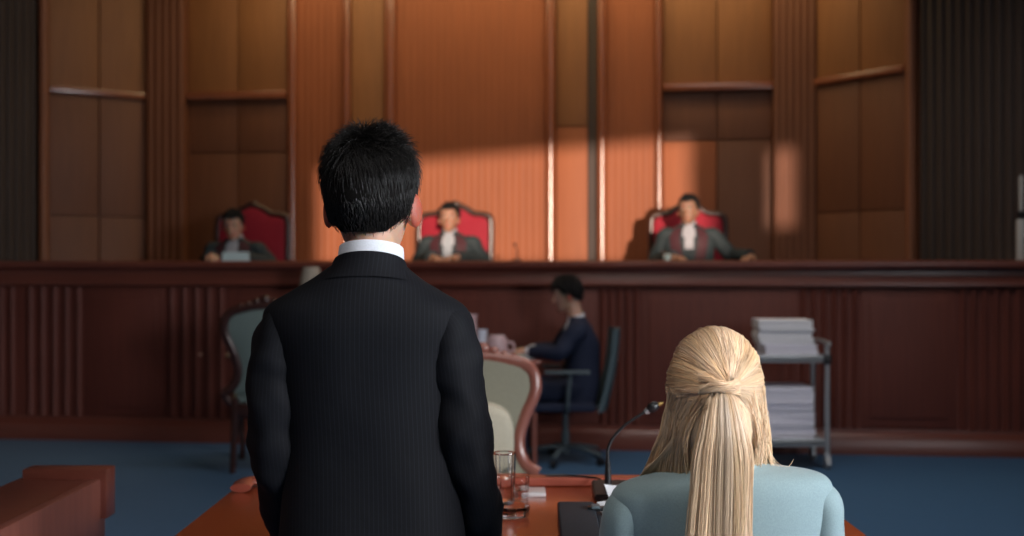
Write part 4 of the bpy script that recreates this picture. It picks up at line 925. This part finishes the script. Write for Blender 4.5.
strands('side_curtains', lst, hair, M['hair_blond'])
lst = []
tcl = [(hr.uniform(0, 2 * PI), hr.random() ** .5, tone(.52, 1.2), hr.gauss(0, .006), hr.uniform(0, 6)) for _ in range(85)]
for i in range(4200):                                   # tail
    a, rr_, ct, wv, ph = tcl[hr.randrange(len(tcl))]; a += hr.gauss(0, .10); rr_ = min(1.06, rr_ + hr.gauss(0, .05)); pts = []; ln = hr.uniform(.9, 1.0); nseg = 16
    for k in range(nseg):
        t = k / (nseg - 1) * ln; z = K.z - .455 * t + .006 * math.sin(PI * min(1, t * 6))
        wx = .011 + (.054 - .011) * min(1, (t / .28)) ** .62 + .010 * t; wy = .012 + .012 * min(1, t * 4)
        yb = K.y - .016 - .020 * min(1, t * 5) ** .7 + .006 * t
        x = K.x - .010 * t + math.cos(a) * rr_ * wx + wv * math.sin(t * 7 + ph) * t; y = yb + math.sin(a) * rr_ * wy
        pts.append(Vector((x, y, z)))
    pts.insert(0, K + Vector((math.cos(a) * .009, -.010 + math.sin(a) * .008, .008)))
    g = hr.uniform(.85, 1.15); lst.append((pts, .0009, .0006, tuple(v * g for v in ct)))
strands('ponytail', lst, hair, M['hair_blond'])
lst = []
for i in range(420):                                    # twisted band round the tail base
    sg = 1 if i % 2 else -1; r0 = hr.uniform(0, 2 * PI); rad = abs(hr.gauss(0, .0042)); pts = []
    for k in range(12):
        t = k / 11; x = (-.042 + .078 * t); cz = .012 - .026 * t if sg > 0 else -.010 + .012 * t
        yb = -.026 * math.sin(PI * (.12 + .8 * t)) - .008; tw = r0 + t * 3.5
        pts.append(K + Vector((x, yb + math.sin(tw) * rad, cz + math.cos(tw) * rad + .004)))
    lst.append((pts, .0008, .0008, tone(.8, 1.15)))
strands('twisted_band', lst, hair, M['hair_blond'])

# ------------------------------------------------------------------ light
def area(name, loc, target, sx, sy, power, col, spread=180):
    l = bpy.data.lights.new(name, 'AREA'); l.shape = 'RECTANGLE'; l.size = sx; l.size_y = sy; l.energy = power; l.color = col; l.spread = math.radians(spread)
    o = bpy.data.objects.new(name, l); C.objects.link(o); o.location = loc
    o.rotation_euler = (Vector(target) - Vector(loc)).to_track_quat('-Z', 'Y').to_euler(); return o
sun = bpy.data.lights.new('sun', 'SUN'); sun.energy = 5.0; sun.angle = math.radians(.55); sun.color = (1, .76, .60)
so = bpy.data.objects.new('sun', sun); C.objects.link(so); so.rotation_euler = SUN.to_track_quat('-Z', 'Y').to_euler()
area('window_daylight', (XR - .05, 1.3, 2.35), (-1.5, 2.6, 1.0), 5.0, 1.5, 145, (.88, .94, 1.0), 95)
area('rear_fill', (XR - .05, -.9, 2.3), (.4, 2.3, 1.0), 2.6, 1.5, 145, (.95, .96, 1.0), 100)  # added fill for the woman's hair and right side, no window behind it
area('ceiling_washer', (-.5, 9.4, CZ - .1), (-.6, 11, 2.6), 5.6, .4, 27, (1, .74, .42))
area('ceiling_washer', (.2, 10.1, CZ - .06), (.3, 10.95, 3.7), 5.6, .2, 34, (1, .76, .40))
area('overhead_fill', (1.5, 6.3, CZ - .1), (1.5, 7.4, 0), 3.0, 2.0, 62, (1, .92, .86), 140)  # added overhead fill for trolley, clerk and bench, no fixture modelled
area('overhead_fill', (-.2, .4, CZ - .1), (.3, 2.3, .9), 1.6, 1.2, 30, (1, .95, .9), 110)  # added soft fill from above for the two foreground figures
w = bpy.data.worlds.new('World'); bpy.context.scene.world = w; w.use_nodes = True
w.node_tree.nodes['Background'].inputs['Color'].default_value = (.75, .85, 1, 1); w.node_tree.nodes['Background'].inputs['Strength'].default_value = .6

# ------------------------------------------------------------------ camera
cam = bpy.data.cameras.new('camera'); cam.lens = 40; cam.sensor_width = 36; cam.shift_y = 2 / 1024
co = bpy.data.objects.new('camera', cam); C.objects.link(co); co.location = (0, 0, H); co.rotation_euler = (PI / 2, 0, 0)
cam.dof.use_dof = True; cam.dof.focus_distance = 2.38; cam.dof.aperture_fstop = 2.6
sc_ = bpy.context.scene; sc_.camera = co
sc_.view_settings.view_transform = 'Standard'; sc_.view_settings.look = 'None'
